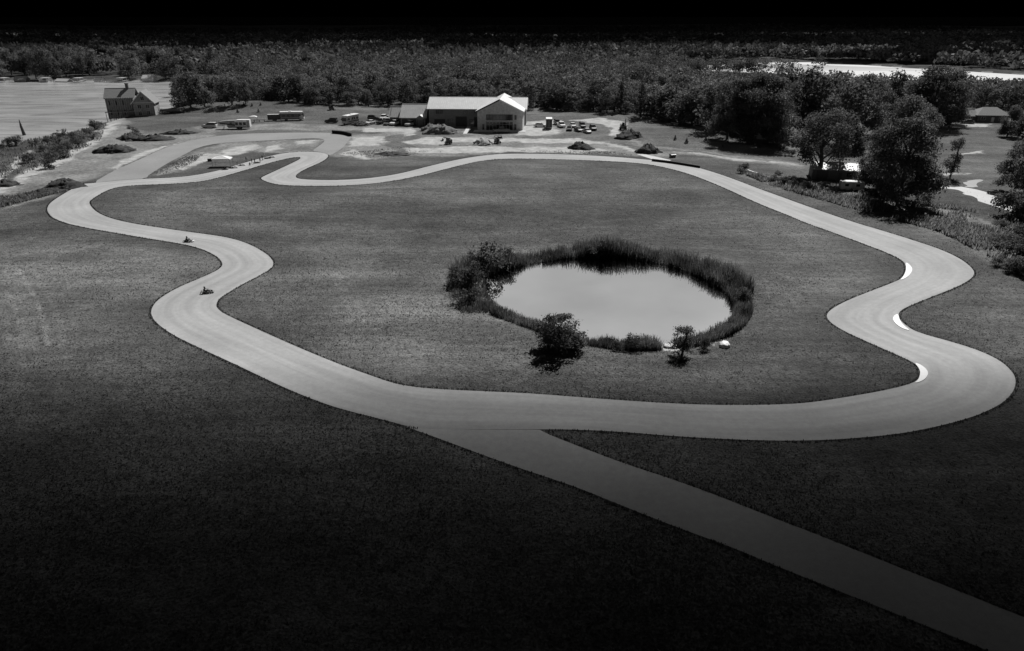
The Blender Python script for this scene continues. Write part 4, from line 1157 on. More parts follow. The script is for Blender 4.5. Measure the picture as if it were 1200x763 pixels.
def clubhouse():
    g = G(586, 153)
    e = empty("clubhouse", g, R(-3.5), "long clubhouse with white metal roofs and a tall gabled glass-fronted hall", "building")
    # hall walls
    b = MB(); HW, EV, AP, D = 9.2, 7.5, 12.0, 17.0
    b.box(-HW, -5.7, 0, .5, 0, 6.35); b.box(5.2, HW, 0, .5, 0, 6.35); b.box(-5.7, 5.2, 0, .5, 3.55, 4.0)
    b.extrude_y([(-HW, 6.35), (HW, 6.35), (HW, EV), (0, AP), (-HW, EV)], 0, .5)
    b.box(-HW, -HW + .4, .5, D, 0, EV); b.box(HW - .4, HW, .5, D, 0, EV)
    b.build("hall_wall", M_WALLT, e)
    bt = MB()
    for i in range(31):
        x = -HW + .3 + i * .6
        if -5.9 < x < 5.4: continue
        bt.box(x-.05, x+.05, -.05, -.004, .02, 6.3)
    for i in range(30):
        x = -HW + .6 + i * .6; bt.box(x-.05, x+.05, -.05, -.004, 6.5, min(EV + (HW - abs(x)) * .48, 11.9) - .45)
    bt.build("wall_batten", M_WALLT, e)["kind"] = "stuff"
    for z0, z1, nm in ((0.05, 3.55, "glass_doors"), (4.0, 6.35, "upper_window")):
        gl = MB(); gl.box(-5.7, 5.2, .32, .38, z0, z1); go = gl.build(nm.replace("doors", "front"), M_GLASS, e)
        mu_ = MB()
        for i in range(9):
            x = -5.7 + 10.9 * i / 8; mu_.box(x-.07, x+.07, .2, .32, z0, z1)
        mu_.box(-5.7, 5.2, .2, .32, z0, z0+.12); mu_.box(-5.7, 5.2, .2, .32, z1-.12, z1)
        if z0 < 1: mu_.box(-5.7, 5.2, .2, .32, 2.3, 2.42)
        mu_.build("mullion_frame", mat("pale_frame", .5, .6) if z0 < 1 else M_DARK, go)
    for x in (-6.9, 6.2):
        window(e, x, 0, .4, .7, 2.0, "side_light", 0)
    for x in (6.3,): window(e, x, 0, 4.4, .7, 1.6, "side_light", 0)
    # hall roof
    sl_ = (AP - EV) / HW
    for s, nm in ((-1, "hall_roof"), (1, "hall_roof")):
        r = MB(); xo = s * (HW + .9); zo = EV - sl_ * .9
        slab(r, (0, -1.6, AP + .35), (0, 26, AP + .35), (xo, 26, zo + .35), (xo, -1.6, zo + .35), .3)
        for i in range(0):
            y = -1.3 + i * .72
            r.add([(0,y,AP+.36),(xo,y,zo+.36),(xo,y+.07,zo+.36),(0,y+.07,AP+.36),(0,y,AP+.43),(xo,y,zo+.43),(xo,y+.07,zo+.43),(0,y+.07,AP+.43)], [(4,5,6,7),(0,1,5,4),(1,2,6,5),(2,3,7,6)])
        r.build(nm, M_ROOFW, e)
        f = MB(); f.add([(0,-1.72,AP+.42),(xo*1.01,-1.72,zo+.42),(xo*1.01,-1.72,zo-.12),(0,-1.72,AP-.2),(0,-1.61,AP+.42),(xo*1.01,-1.61,zo+.42),(xo*1.01,-1.61,zo-.12),(0,-1.61,AP-.2)], [(0,1,2,3),(7,6,5,4),(0,4,5,1),(1,5,6,2),(2,6,7,3),(3,7,4,0)])
        f.build("fascia", M_WHITE if s > 0 else M_DARK, e)
    v = MB(); slab(v, (9.9, -1.0, 7.62), (9.9, 25.5, 7.62), (10.15, 25.5, 7.5), (10.15, -1.0, 7.5), .14); v.build("gutter", M_DARK, e)
    # long block
    w_ = MB(); w_.box(-31, -HW - .01, 11, 27, 0, 7.5)
    w_.extrude_x([(11.0, 7.5), (27.0, 7.5), (19.0, 11.0)], -31, -30.6);
    w_.build("wall", M_WALLD, e)
    w3 = MB(); w3.box(HW+.01, 9.8, 17.05, 27, 0, 7.4); w3.build("wall", M_WALLD, e)
    gable_roof_x("roof", -31, 9.8, 11, 27, 7.6, 11.3, M_ROOFW, e, .8, .22, .8)
    for x, z, wd, ht, k in [(-26.5,5.2,3.0,1.5,3),(-15.5,5.2,1.5,1.6,1),(-26.5,.9,0.1,0.1,0),(-22,1.2,2.4,1.9,2),(-12.6,1.0,2.6,2.0,2)]:
        if wd > .5: window(e, x, 11, z, wd, ht, "window", k, mat("grey_frame", .16, .6))
    for x, wd, ht in [(-26.5,4.6,3.0),(-17.3,4.8,4.1),(-10.6 - .2,2.2,3.9)]:
        door(e, x, 11, wd, ht, mat("dark_door", .035, .5), "garage_door")
    c = MB(); c.box(-22, -9.6, 7.6, 10.9, 3.9, 4.15); c.build("canopy", M_DARK, e) if False else None
    p = MB(); p.box(-10.5, 10.5, -4.2, -.02, .01, .16); p.build("front_step", M_CONC, e)
    ch = MB(); ch.box(-9.9, -9.55, 10.2, 10.95, 0, 7.3); ch.build("downpipe", M_DARK, e)
    return e
clubhouse()
def annex():
    g = G(484, 147.5)
    e = empty("annex", g, R(-4), "low annex of two stepped gabled roofs at the clubhouse's left end", "building")
    w_ = MB(); w_.box(-10.6, -4.6, 3, 12, 0, 3.6); w_.extrude_x([(3.0,3.6),(12.0,3.6),(7.5,7.3)], -10.6, -10.3)
    w_.build("wall", M_WALLD, e)
    w2 = MB(); w2.box(-5.2, 5.4, 0, 13, 0, 3.7); w2.extrude_x([(0,3.7),(13,3.7),(6.5,8.3)], 5.0, 5.4); w2.extrude_x([(0,3.7),(13,3.7),(6.5,8.3)], -5.2, -4.8); w2.build("wall", M_WALLD, e)
    gable_roof_x("roof", -10.6, -5.3, 3, 12, 3.6, 7.3, M_ROOFG, e, .5, .2, .7)
    gable_roof_x("roof", -5.0, 5.4, 0, 13, 3.8, 8.4, M_ROOFG, e, .6, .2, .7)
    d = MB(); d.extrude_y([(2.2,3.0),(5.2,3.0),(5.2,3.6),(3.7,4.6),(2.2,3.6)], -2.4, .6); d.build("porch_gable", M_WALLD, e)
    r = MB(); slab(r, (3.7,-2.7,4.75),(3.7,.9,4.75),(5.5,.9,3.55),(5.5,-2.7,3.55), .12); slab(r, (3.7,.9,4.75),(3.7,-2.7,4.75),(1.9,-2.7,3.55),(1.9,.9,3.55), .12); r.build("porch_roof", M_ROOFW, e)
    for x in (2.4, 5.0):
        q = MB(); q.box(x-.1, x+.1, -2.3, -2.1, 0, 3.0); q.build("porch_post", M_DARK, e)
    for x in (-3.4, .2): door(e, x, 0, 2.6, 2.7, mat("dark_door", .035, .5), "garage_door")
    door(e, -7.5, 3, 2.6, 2.6, mat("dark_door", .035, .5), "garage_door")
annex()

def timber_house():
    g = G(157, 136)
    e = empty("timber_house", (g.x - 2, g.y + 2, g.z - .6), R(14), "unfinished timber house on tall posts at the lake's edge with white-trimmed gable", "house")
    w_ = MB(); w_.box(-10, 2.0, 0, 10, -.6, 9.0); w_.extrude_x([(0,9.0),(10,9.0),(5,12.6)], -10, -9.7); w_.build("wall", M_WOOD, e)
    st = MB()
    for i in range(13):
        x = -9.9 + i * .98; st.box(x-.16, x+.16, -.42, -.005, -.8, 8.9)
    st.build("wall_stud", mat("weathered_stud", .32, .8), e)["kind"] = "stuff"
    for x in (-9.6, -7.2, -4.8, -2.4, 0):
        for y in (0.3, 9.6):
            p = MB(); p.box(x-.16, x+.16, y-.16, y+.16, -5.5, -.65); p.build("post", M_WOOD, e)
    d = MB(); d.box(-10.8, 2.0, -1.9, -.43, 2.35, 2.6); d.build("deck", M_WOOD, e)
    for x in (-10.5, -7.5, -4.5, -1.5):
        p = MB(); p.box(x-.1, x+.1, -1.8, -1.6, -5, 2.35); p.build("deck_post", M_WOOD, e)
    gable_roof_x("roof", -10, 2.2, 0, 10, 9.0, 12.7, M_SHINGLE, e, .6, .2)
    w2 = MB(); w2.box(2.01, 11, -2.4, 9, -.5, 6.6); w2.extrude_y([(2.01,6.6),(11,6.6),(6.5,11.4)], -2.4, -2.1); w2.build("gable_wall", M_WOOD, e)
    for s in (-1, 1):
        r = MB(); slab(r, (6.5,-3.2,11.75),(6.5,9.6,11.75),(6.5+s*5.3,9.6,6.1),(6.5+s*5.3,-3.2,6.1), .22); r.build("gable_roof", M_SHINGLE, e)
        f = MB(); x1 = 6.5 + s*5.35
        f.add([(6.5,-3.32,11.85),(x1,-3.32,6.15),(x1,-3.32,5.6),(6.5,-3.32,11.25),(6.5,-3.21,11.85),(x1,-3.21,6.15),(x1,-3.21,5.6),(6.5,-3.21,11.25)], [(0,1,2,3),(7,6,5,4),(0,4,5,1),(1,5,6,2),(2,6,7,3),(3,7,4,0)])
        f.build("bargeboard", M_WHITE, e)
    t = MB(); t.box(2.3, 10.8, -2.52, -2.41, 6.35, 6.6); t.build("trim_band", M_WHITE, e)
    for x, z in ((4.4, 1.0), (8.0, 1.0), (4.6, 3.9), (8.2, 3.9), (6.5, 7.6)): window(e, x, -2.4, z, 1.5, 1.7, "window", 1, M_WHITE)
    for x in (-8.43, -5.49, -2.55):
        window(e, x, 0, 5.6, .55, 1.8, "window", 0, M_DARK); window(e, x, 0, 1.2, .55, 1.8, "window", 0, M_DARK)
    c = MB(); c.box(-1.4, -.1, 4.4, 5.6, 11.6, 14.6); c.box(-1.55, .05, 4.25, 5.75, 14.6, 14.85); c.build("chimney", M_BRICK, e)
timber_house()

def cottage(px, py, wd, dp, ht, rh, label, wall, roof, rz=0.0, z=None, top=None, nm="lake_house", storeys=1):
    if z is None: g = G(px, py)
    else: x, y = P(px, py, z); g = Vector((x, y, h1(x, y)))
    e = empty(nm, (g.x, g.y, g.z), rz, label, "house")
    b = MB(); b.box(-wd/2, wd/2, 0, dp, -.6, ht); b.extrude_x([(0,ht),(dp,ht),(dp/2,ht+rh)], -wd/2, -wd/2+.2); b.extrude_x([(0,ht),(dp,ht),(dp/2,ht+rh)], wd/2-.2, wd/2)
    b.build("wall", wall, e)
    gable_roof_x("roof", -wd/2, wd/2, 0, dp, ht, ht + rh, roof, e, .5, .2)
    k = max(2, int(wd / 4))
    for s in range(storeys):
        for i in range(k):
            x = -wd/2 + wd * (i + .5) / k
            if s == 0 and i == k // 2: door(e, x, 0, 1.1, 2.1, M_DARK)
            else: window(e, x, 0, 1.0 + 2.8 * s, 1.3, 1.3, "window", 1, M_WHITE)
    return e
# ranch house with two roofs beyond the lawn
def ranch():
    g = G(1150, 143)
    e = empty("ranch_house", g, R(-6), "low ranch house with hipped dark roof beyond the lawn at the right", "house")
    b = MB(); b.box(-13, -2.5, 0, 8, 0, 2.8); b.box(-2.49, 10.5, -.8, 9, 0, 3.0); b.build("wall", M_BRICK, e)
    gable_roof_x("roof", -13, -2.6, 0, 8, 2.8, 4.9, M_SHINGLE, e, .6, .2)
    h = MB(); zb, zt = 3.0, 6.0
    q = [(-3.2,-1.6,zb),(11.2,-1.6,zb),(11.2,9.8,zb),(-3.2,9.8,zb),(1.4,4.1,zt),(7.0,4.1,zt)]
    h.add(q, [(0,1,5,4),(1,2,5),(2,3,4,5),(3,0,4),(0,3,2,1)]); h.build("hip_roof", M_SHINGLE, e)
    for x in (-11, -5): window(e, x, 0, 1, 1.6, 1.2, "window", 1, M_WHITE)
    for x in (0, 7.5): window(e, x, -.8, 1, 1.8, 1.3, "window", 1, M_WHITE)
    door(e, -8, 0, 1.1, 2.1, M_WHITE); door(e, 4, -.8, 1.2, 2.1, M_WHITE)
    c = MB(); c.box(3, 4, 5.2, 6, 5, 6.9); c.build("chimney", M_BRICK, e)
ranch()
def shed():
    g = G(976, 211)
    e = empty("metal_shed", g, R(-16), "dark-walled shed with low white metal gable roof behind the willow", "shed")
    b = MB(); b.box(-5.6, 6.0, 0, 8, 0, 3.0); b.extrude_x([(0,3.0),(8,3.0),(4,4.3)], -5.6, -5.4); b.extrude_x([(0,3.0),(8,3.0),(4,4.3)], 5.8, 6.0); b.build("wall", M_WALLD, e)
    gable_roof_x("roof", -5.6, 6.0, 0, 8, 3.0, 4.3, M_ROOFG, e, .5, .15, .8)
    door(e, -3, 0, 3.0, 2.5, M_GREYP, "garage_door"); door(e, 1.6, 0, 1, 2.1, M_GREYP); window(e, 4.0, 0, 1.2, 1.2, .9)
shed()
FAR = [(128,80,16,10,8.5,3.5,"large pale house among trees on the far lake shore",M_CREAM,M_ROOFG,2),(164,80,13,9,7,3,"pale house half hidden right of the large pale lakeside house",M_CREAM,M_ROOFG,2),
 (114,94.3,7,6,5,2.5,"small white house at the water's edge on the far shore",M_WHITE,M_SHINGLE,1),(71,94.3,13,7,3.4,2.0,"low grey boathouse on the far shore's water line",M_BRICK,M_ROOFG,1),
 (23,94.3,10,8,5,2.6,"brown cottage near the left end of the far shore",M_BRICK,M_SHINGLE,1),(173,94,10,8,5.5,2.6,"grey cottage at the far shore behind the timber house",M_WALLT,M_ROOFG,1),
 (50,94.3,8,7,4.5,2.4,"little cottage between the brown cottage and the grey boathouse",M_WALLT,M_SHINGLE,1)]
for a in FAR:
    o = cottage(a[0], a[1], a[2], a[3], a[4], a[5], a[6], a[7], a[8], R(random.uniform(-15, 15)), z=-7.5, storeys=a[9])
cottage(321, 111, 14, 9, 4.5, 2.6, "pale cottage peeping through the wood behind the campers", M_WHITE, M_ROOFW, R(10), nm="wood_cottage")
cottage(326, 107, 9, 7, 5.5, 3, "white-gabled house just above the pale cottage in the wood", M_WHITE, M_ROOFG, R(-20), nm="wood_cottage")
cottage(905, 164, 11, 8, 3.0, 1.6, "low pale outbuilding in the shade under the wood's front trees", M_CREAM, M_SHINGLE, R(-10), nm="outbuilding")
for px, py, wd, lb in [(930,66,26,"long pale farm building on the far bank of the right lake, left"),(985,66.5,20,"grey farm building on the far bank of the right lake, middle"),(1075,70,22,"pale lakeside building on the far bank nearest the lake's right part")]:
    x, y = P(px, py, -6)
    e = empty("far_farm_building", (x, y, h1(x, y)), R(random.uniform(-8, 8)), lb, "building")
    b = MB(); b.box(-wd/2, wd/2, 0, 12, -1, 5); b.extrude_x([(0,5),(12,5),(6,8)], -wd/2, wd/2); b.build("wall", M_CREAM, e)
    gable_roof_x("roof", -wd/2, wd/2, 0, 12, 5, 8.2, M_ROOFG, e, .6, .25)
def dock(px, lb):
    x, y = P(px, 95.4, LAKE_Z)
    e = empty("boat_dock", (x, y, LAKE_Z), R(random.uniform(-10, 10)), lb, "dock")
    b = MB(); b.box(-1, 1, -13, 5, .9, 1.1); b.build("deck", M_WOOD, e)
    r = MB(); slab(r, (-3,-13,3.9),(3,-13,3.9),(3,-6,3.9),(-3,-6,3.9), .2); r.build("roof", M_ROOFG, e)
    for a in (-2.7, 2.7):
        for c in (-12.7, -6.3):
            p = MB(); p.box(a-.12, a+.12, c-.12, c+.12, -1.5, 3.7); p.build("post", M_WOOD, e)
    q = MB(); q.box(-2.7, 2.7, -6.35, -6.25, .9, 1.1); q.build("walkway", M_WOOD, e)
for px, lb in [(15,"roofed boat dock before the brown cottage"),(63,"roofed boat dock left of the grey boathouse"),(98,"roofed boat dock left of the small white house"),(150,"roofed boat dock nearest the timber house")]: dock(px, lb)

# ------------------------------------------------------------------ vehicles
def paint(c): return mat(f"paint_{int(c*100)}", c, .3, .5)
M_TYRE, M_RIM = M_BLACK, mat("wheel_rim", .35, .35, .5, metal=.5)
WHEEL = {}
def wheels(e, xs, ys, r, wd=.22):
    k = (round(r, 2), round(wd, 2))
    if k not in WHEEL:
        t = MB(); t.wheel((0,0,0), r, wd); c = MB(); c.wheel((0,0,0), r*.6, wd*1.06, 12)
        WHEEL[k] = (t.mesh("tyre", M_TYRE, False), c.mesh("rim", M_RIM, False))
    for x in xs:
        for y in ys:
            o = link_mesh("wheel", WHEEL[k][0], e); o.location = (x, y, r)
            link_mesh("rim", WHEEL[k][1], o)
def lamps(e, x, y, z, sx_=.05, sy_=.2, sz=.09, name="headlight", m=None):
    for s in (-1, 1):
        b = MB(); b.box(x-sx_, x+sx_, s*y-sy_, s*y+sy_, z-sz, z+sz); b.build(name, m or mat("lamp_glass", .6, .15, .6), e)
def car(kind, c, loc, rz, label, group=None, cat="car", name=None):
    e = empty(name or {"sedan":"parked_car","suv":"parked_suv","pickup":"pickup_truck"}[kind], loc, rz, label, cat, group)
    p = paint(c); b, g, r = MB(), MB(), MB()
    if kind == "sedan":
        b.loft([(-2.25,.72,.38,.68,.86),(-2.12,.86,.25,.82,.96),(-1.2,.9,.2,.84,1.0),(.9,.9,.2,.84,.97),(1.8,.88,.22,.8,.84),(2.15,.8,.3,.72,.72),(2.25,.65,.38,.6,.6)])
        g.loft([(-1.85,.76,.9,.66,.97),(-1.05,.78,.9,.6,1.40),(.1,.78,.9,.6,1.42),(1.1,.76,.88,.68,.94)]); r.loft([(-1.1,.6,1.385,.58,1.44),(-.5,.63,1.39,.6,1.47),(.0,.63,1.39,.6,1.47),(.25,.6,1.37,.58,1.42)])
        wx = 1.35; wr = .33
    elif kind == "suv":
        b.loft([(-2.35,.8,.4,.78,1.02),(-2.25,.92,.28,.9,1.1),(-1.2,.95,.25,.9,1.12),(.9,.95,.25,.9,1.08),(1.9,.93,.28,.86,1.0),(2.3,.84,.35,.78,.85),(2.4,.7,.42,.66,.7)])
        g.loft([(-2.25,.84,1.02,.78,1.1),(-2.0,.86,1.02,.7,1.68),(.1,.86,1.02,.7,1.72),(1.15,.82,1.0,.74,1.06)]); r.loft([(-2.1,.7,1.66,.68,1.74),(-1.5,.73,1.68,.7,1.79),(.0,.73,1.69,.7,1.79),(.3,.7,1.65,.68,1.72)])
        wx = 1.45; wr = .38
    else:
        b.loft([(-2.8,.85,.55,.84,1.1),(-2.7,.95,.45,.93,1.15),(-.5,.96,.35,.93,1.15),(1.0,.96,.32,.93,1.15),(2.2,.95,.35,.9,1.08),(2.65,.88,.42,.82,.95),(2.75,.75,.5,.7,.8)])
        g.loft([(-.95,.88,1.08,.8,1.16),(-.75,.88,1.08,.72,1.76),(.6,.88,1.08,.72,1.80),(1.35,.86,1.05,.78,1.14)]); r.loft([(-.85,.72,1.74,.7,1.82),(-.3,.75,1.76,.72,1.86),(.4,.75,1.76,.72,1.86),(.75,.72,1.73,.7,1.8)])
        bed = MB(); bed.box(-2.6, -1.05, -.78, .78, 1.13, 1.17); bed.build("truck_bed", M_BLACK, e)
        wx = 1.75; wr = .42
    b.build("body", p, e); g.build("cabin_glass", M_GLASS, e); r.build("roof", p, e)
    wheels(e, (-wx, wx), (-.82, .82), wr)
    lamps(e, 2.2 if kind != "pickup" else 2.68, .55, .68 if kind == "sedan" else .8)
    lamps(e, -2.26 if kind == "sedan" else (-2.34 if kind == "suv" else -2.8), .66, .8, .04, .1, .1, "tail_light", mat("tail_lamp", .06, .3))
    return e
def pcar(kind, c, px, py, rz, label, **k):
    g = G(px, py); e = car(kind, c, (g.x, g.y, g.z + .02), R(rz), label, **k)
    if py < 160: e.scale = (1.22, 1.22, 1.22)
    return e
LOT1, LOT2 = "vehicles parked left of the clubhouse annex", "vehicles on the gravel lot right of the clubhouse"
pcar("sedan", .75, 434, 145.5, -115, "white car at the open left end of the row before the annex", group=LOT1)
pcar("suv", .03, 446.5, 145, -105, "black SUV second from the left in the row before the annex", group=LOT1)
pcar("sedan", .10, 454, 146.5, -100, "dark grey car between the black SUV and a white pickup", group=LOT1)
pcar("pickup", .78, 463.3, 146.5, -112, "white pickup in the middle of the row before the annex", group=LOT1, cat="truck")
pcar("suv", .02, 473, 145.5, -95, "black SUV parked tight against the annex garage doors", group=LOT1)
pcar("pickup", .55, 481.5, 147.5, -115, "silver pickup at the annex porch, right end of the row", group=LOT1, cat="truck")
pcar("suv", .70, 449.5, 140, -95, "white SUV in the back row behind the black SUV", group=LOT1)
pcar("sedan", .5, 455.5, 140, -95, "silver car in the back row, between two light vehicles", group=LOT1)
pcar("suv", .45, 460.8, 140.2, -92, "light grey SUV in the back row behind the white pickup", group=LOT1)
pcar("suv", .03, 438.5, 140.5, -10, "dark SUV parked sideways behind the white end car", group=LOT1)
pcar("suv", .03, 388.5, 144, 170, "dark SUV alone on the grass left of the coach motorhome", cat="car")
pcar("suv", .6, 246, 149.8, 178, "silver SUV parked ahead of the long camper trailer").scale = (1.3, 1.3, 1.25)
pcar("pickup", .38, 588, 155.5, 6, "dusty pale pickup parked across the clubhouse's glass front", cat="truck")
pcar("sedan", .75, 633, 149, -10, "white car half hidden behind the dark box truck", group=LOT2)
pcar("pickup", .78, 657.8, 149, -80, "white pickup facing out, right of the box truck", group=LOT2, cat="truck")
pcar("suv", .03, 653, 146, -80, "black SUV close behind the white pickup", group=LOT2)
pcar("sedan", .02, 667, 153, -95, "black car nearest the white pickup in the lot's front", group=LOT2)
pcar("sedan", .65, 671.3, 149, -85, "silver car behind the front black cars of the lot", group=LOT2)
pcar("sedan", .05, 677.8, 154, -75, "dark car with pale windscreen between black and silver cars", group=LOT2)
pcar("suv", .02, 682.3, 149.5, -85, "tall black SUV in the lot's back row", group=LOT2)
pcar("sedan", .5, 688.2, 155.8, -78, "silver car standing foremost in the gravel lot", group=LOT2)
pcar("suv", .06, 694.8, 152.5, -85, "dark SUV at the right end of the gravel lot", group=LOT2)
pcar("sedan", .05, 1133, 144.8, 160, "dark car on the ranch house driveway", cat="car")
pcar("sedan", .03, 1168, 229, 120, "black car under the branches beside the driveway")
pcar("pickup", .72, 1019, 213.5, 100, "white pickup half behind the huge rounded tree by the trailer", cat="truck")

def swin(e, xs, y, z0, z1, half=.5, name="side_window"):
    for x in xs:
        s = 1 if y > 0 else -1
        b = MB(); b.box(x-half, x+half, min(y, y+s*.03), max(y, y+s*.03), z0, z1); b.build(name, M_GLASS, e)
def long_camper():
    g = G(276, 151)
    e = empty("camper_trailer", (g.x, g.y, g.z), R(184), "long two-toned fifth-wheel camper trailer with dark windows behind the silver SUV", "trailer")
    m1, m2 = paint(.42), paint(.72)
    b = MB(); b.loft([(-6.2,1.2,.9,1.2,3.5),(-6.1,1.25,.85,1.25,3.6),(2.8,1.25,.85,1.25,3.45),(2.9,1.25,1.9,1.25,3.4),(5.9,1.22,2.0,1.2,3.1),(6.3,1.0,2.2,1.0,2.8)]); b.build("body", m1, e)
    r = MB(); r.loft([(-6.3,1.2,3.56,1.1,3.72),(-2,1.28,3.58,1.2,3.75),(-1.0,1.25,3.54,1.2,3.68)]); r.build("roof", M_WHITE, e)
    ed = MB(); ed.box(-6.34, -6.22, -1.15, 1.15, .9, 3.5); ed.build("end_panel", M_WHITE, e)
    so_ = MB(); so_.box(-5.2, -.6, 1.26, 1.9, 1.1, 3.3); so_.build("slide_out", m2, e)
    swin(e, (-4.5, -2.9, -1.3), 1.91, 1.7, 2.8, .55); swin(e, (1.2,), 1.26, 1.9, 2.7, .5)
    sw = MB(); sw.extrude_y([(-.4,1.4),(5.6,2.3),(5.6,2.6),(2.0,2.2),(-.4,1.9)], 1.26, 1.285); sw.build("swoosh_stripe", M_DARK, e)
    sk = MB(); sk.box(-5.8, 2.6, -1.1, 1.1, .55, .86); sk.build("chassis", M_BLACK, e)
    wheels(e, (-2.2, -1.2), (-1.1, 1.1), .42, .26)
    for x in (4.6,):
        for y in (-.8, .8):
            l = MB(); l.box(x-.08, x+.08, y-.08, y+.08, 0, 2.05); l.build("landing_leg", M_STEEL, e)
    return e
long_camper()
def coach(px, py, rz, label, L=9.0, dark=False, white=.75, front_big=False, hgt=3.3, nm="motorhome"):
    g = G(px, py)
    e = empty(nm, (g.x, g.y, g.z), R(rz), label, "motorhome")
    body = paint(white if not dark else .13); h = hgt
    b = MB(); a = L / 2
    b.loft([(-a,1.18,.6,1.18,h-.05),(-a+.1,1.22,.5,1.22,h),(a-.9,1.22,.5,1.22,h),(a-.15,1.2,.55,1.16,h-.25),(a,1.1,.65,1.05,h-.7)]); b.build("body", body, e)
    r = MB(); r.loft([(-a-.02,1.24,h-.12,1.15,h+.07),(0,1.26,h-.12,1.18,h+.09),(a-.5,1.24,h-.14,1.15,h+.06)]); r.build("roof", M_WHITE, e)
    if dark:
        ub = MB(); ub.loft([(-a-.03,1.2,h-.75,1.2,h-.13),(-a+.1,1.25,h-.75,1.25,h-.13),(a-.9,1.25,h-.75,1.25,h-.13),(a-.3,1.22,h-.8,1.15,h-.2)]); ub.build("upper_band", M_WHITE, e)
        nz = MB(); nz.loft([(a-1.6,1.24,.5,1.24,h-.8),(a-.2,1.22,.5,1.18,h-.8),(a+.03,1.12,.6,1.08,1.3)]); nz.build("nose", M_WHITE, e)
    ac = MB(); ac.loft([(-1.2,.4,h+.1,.35,h+.36),(-.2,.4,h+.1,.35,h+.36)]); ac.build("air_conditioner", M_WHITE, e)
    wsn = MB(); wsn.extrude_x([(-1.05,1.35),(1.05,1.35),(1.0,h-.75),(-1.0,h-.75)], a-.04, a+.05); wsn.build("windscreen", M_GLASS, e)
    for s in (1, -1):
        swin(e, (-a+1.4, -a+3.2, 0.3, a-1.6), s*1.23, 1.6, 2.4, .5)
        st = MB(); st.box(-a+.2, a-1.2, min(s*1.225, s*1.24), max(s*1.225, s*1.24), .95, 1.25); st.build("stripe", M_DARK if not dark else paint(.4), e)
    e.scale = (1.12, 1.12, 1.15)
    lamps(e, a+.0, .8, .85, .06, .2, .12)
    wheels(e, (-a+2.2, a-1.5), (-1.02, 1.02), .45, .3)
    for s in (-1, 1):
        m = MB(); m.box(a-.2, a-.05, min(s*1.2, s*1.5), max(s*1.2, s*1.5), 1.7, 2.1); m.build("mirror", M_BLACK, e)
    return e
coach(343, 141, 8, "dark-sided motorhome with white roof and nose parked beside a cargo trailer", 9.2, True)
c3 = coach(411, 145, -112, "white coach motorhome facing the service road with big dark windscreen", 8.5, False, .6)
def cargo_trailer():
    g = G(322.5, 141.5)
    e = empty("cargo_trailer", (g.x, g.y, g.z), R(10), "black cargo trailer with sloped white front left of the dark motorhome", "trailer")
    b = MB(); b.loft([(-3,1.05,.55,1.05,2.7),(-2.95,1.1,.5,1.1,2.75),(2.0,1.1,.5,1.1,2.75),(2.9,.9,.5,.8,1.6)]); b.build("body", paint(.03), e)
    f = MB(); slab(f, (2.05,-1.0,2.80),(2.05,1.0,2.80),(2.98,.78,1.62),(2.98,-.78,1.62), .04); f.build("sloped_front", M_WHITE, e)
    r = MB(); r.loft([(-3.0,1.06,2.74,1.0,2.82),(2.0,1.06,2.74,1.0,2.82)]); r.build("roof", M_ROOFG, e)
    t = MB(); t.tube([(2.9,0,.6),(4.2,0,.55)], .07); t.build("drawbar", M_STEEL, e)
    wheels(e, (-.6, .3), (-1.05, 1.05), .36)
cargo_trailer()
def box_truck():
    g = G(643.6, 151.5)
    e = empty("box_truck", (g.x, g.y + 3, g.z), R(88), "dark box truck seen from its twin rear doors, white roof", "truck")
    b = MB(); b.loft([(-4,1.2,.9,1.2,4.1),(-3.95,1.25,.85,1.25,4.15),(2.2,1.25,.85,1.25,4.15),(2.3,1.2,.9,1.2,4.1)]); b.build("cargo_box", paint(.04), e)
    r = MB(); r.box(-4.0, 2.3, -1.28, 1.28, 4.16, 4.24); r.build("roof", M_WHITE, e)
    for s in (-1, 1):
        d = MB(); d.box(-4.07, -4.005, min(s*.04, s*1.12), max(s*.04, s*1.12), 1.05, 3.95); d.build("rear_door", paint(.02), e)
        k = MB(); k.box(-4.1, -4.075, s*.22-.03, s*.22+.03, 1.2, 3.8); k.build("lock_rod", M_RIM, e)
    c = MB(); c.loft([(2.35,1.1,.7,1.05,2.6),(3.6,1.1,.6,1.0,2.5),(4.6,1.05,.6,1.0,1.5),(4.9,.95,.6,.9,1.3)]); c.build("cab", paint(.6), e)
    bp = MB(); bp.box(-4.2, -4.02, -1.15, 1.15, .6, .85); bp.build("bumper", M_RIM, e)
    wheels(e, (-2.2, 3.4), (-1.0, 1.0), .48, .32)
    lamps(e, -4.06, 1.0, .95, .03, .1, .07, "tail_light", mat("tail_lamp", .06, .3))
box_truck()
def small_trailer():
    g = G(997, 223)
    e = empty("camping_trailer", (g.x, g.y, g.z), R(-8), "small white box trailer with pale roof in front of the shed", "trailer")
    b = MB(); b.loft([(-2.9,1.0,.5,1.0,2.1),(-2.8,1.05,.4,1.05,2.3),(2.6,1.05,.4,1.05,2.3),(2.9,1.0,.6,.95,1.9)]); b.build("body", paint(.5), e)
    r = MB(); r.loft([(-2.85,1.08,2.26,1.0,2.42),(0,1.1,2.28,1.0,2.46),(2.65,1.08,2.26,1.0,2.4)]); r.build("roof", M_WHITE, e)
    swin(e, (-1.5, 1.2), -1.06, 1.2, 1.8, .45)
    d = MB(); d.box(-.35, .35, -1.085, -1.056, .5, 2.0); d.build("door", paint(.4), e)
    wheels(e, (-.2,), (-1.0, 1.0), .34)
    t = MB(); t.tube([(2.8,0,.5),(4.0,0,.5)], .06); t.build("drawbar", M_STEEL, e)
small_trailer()
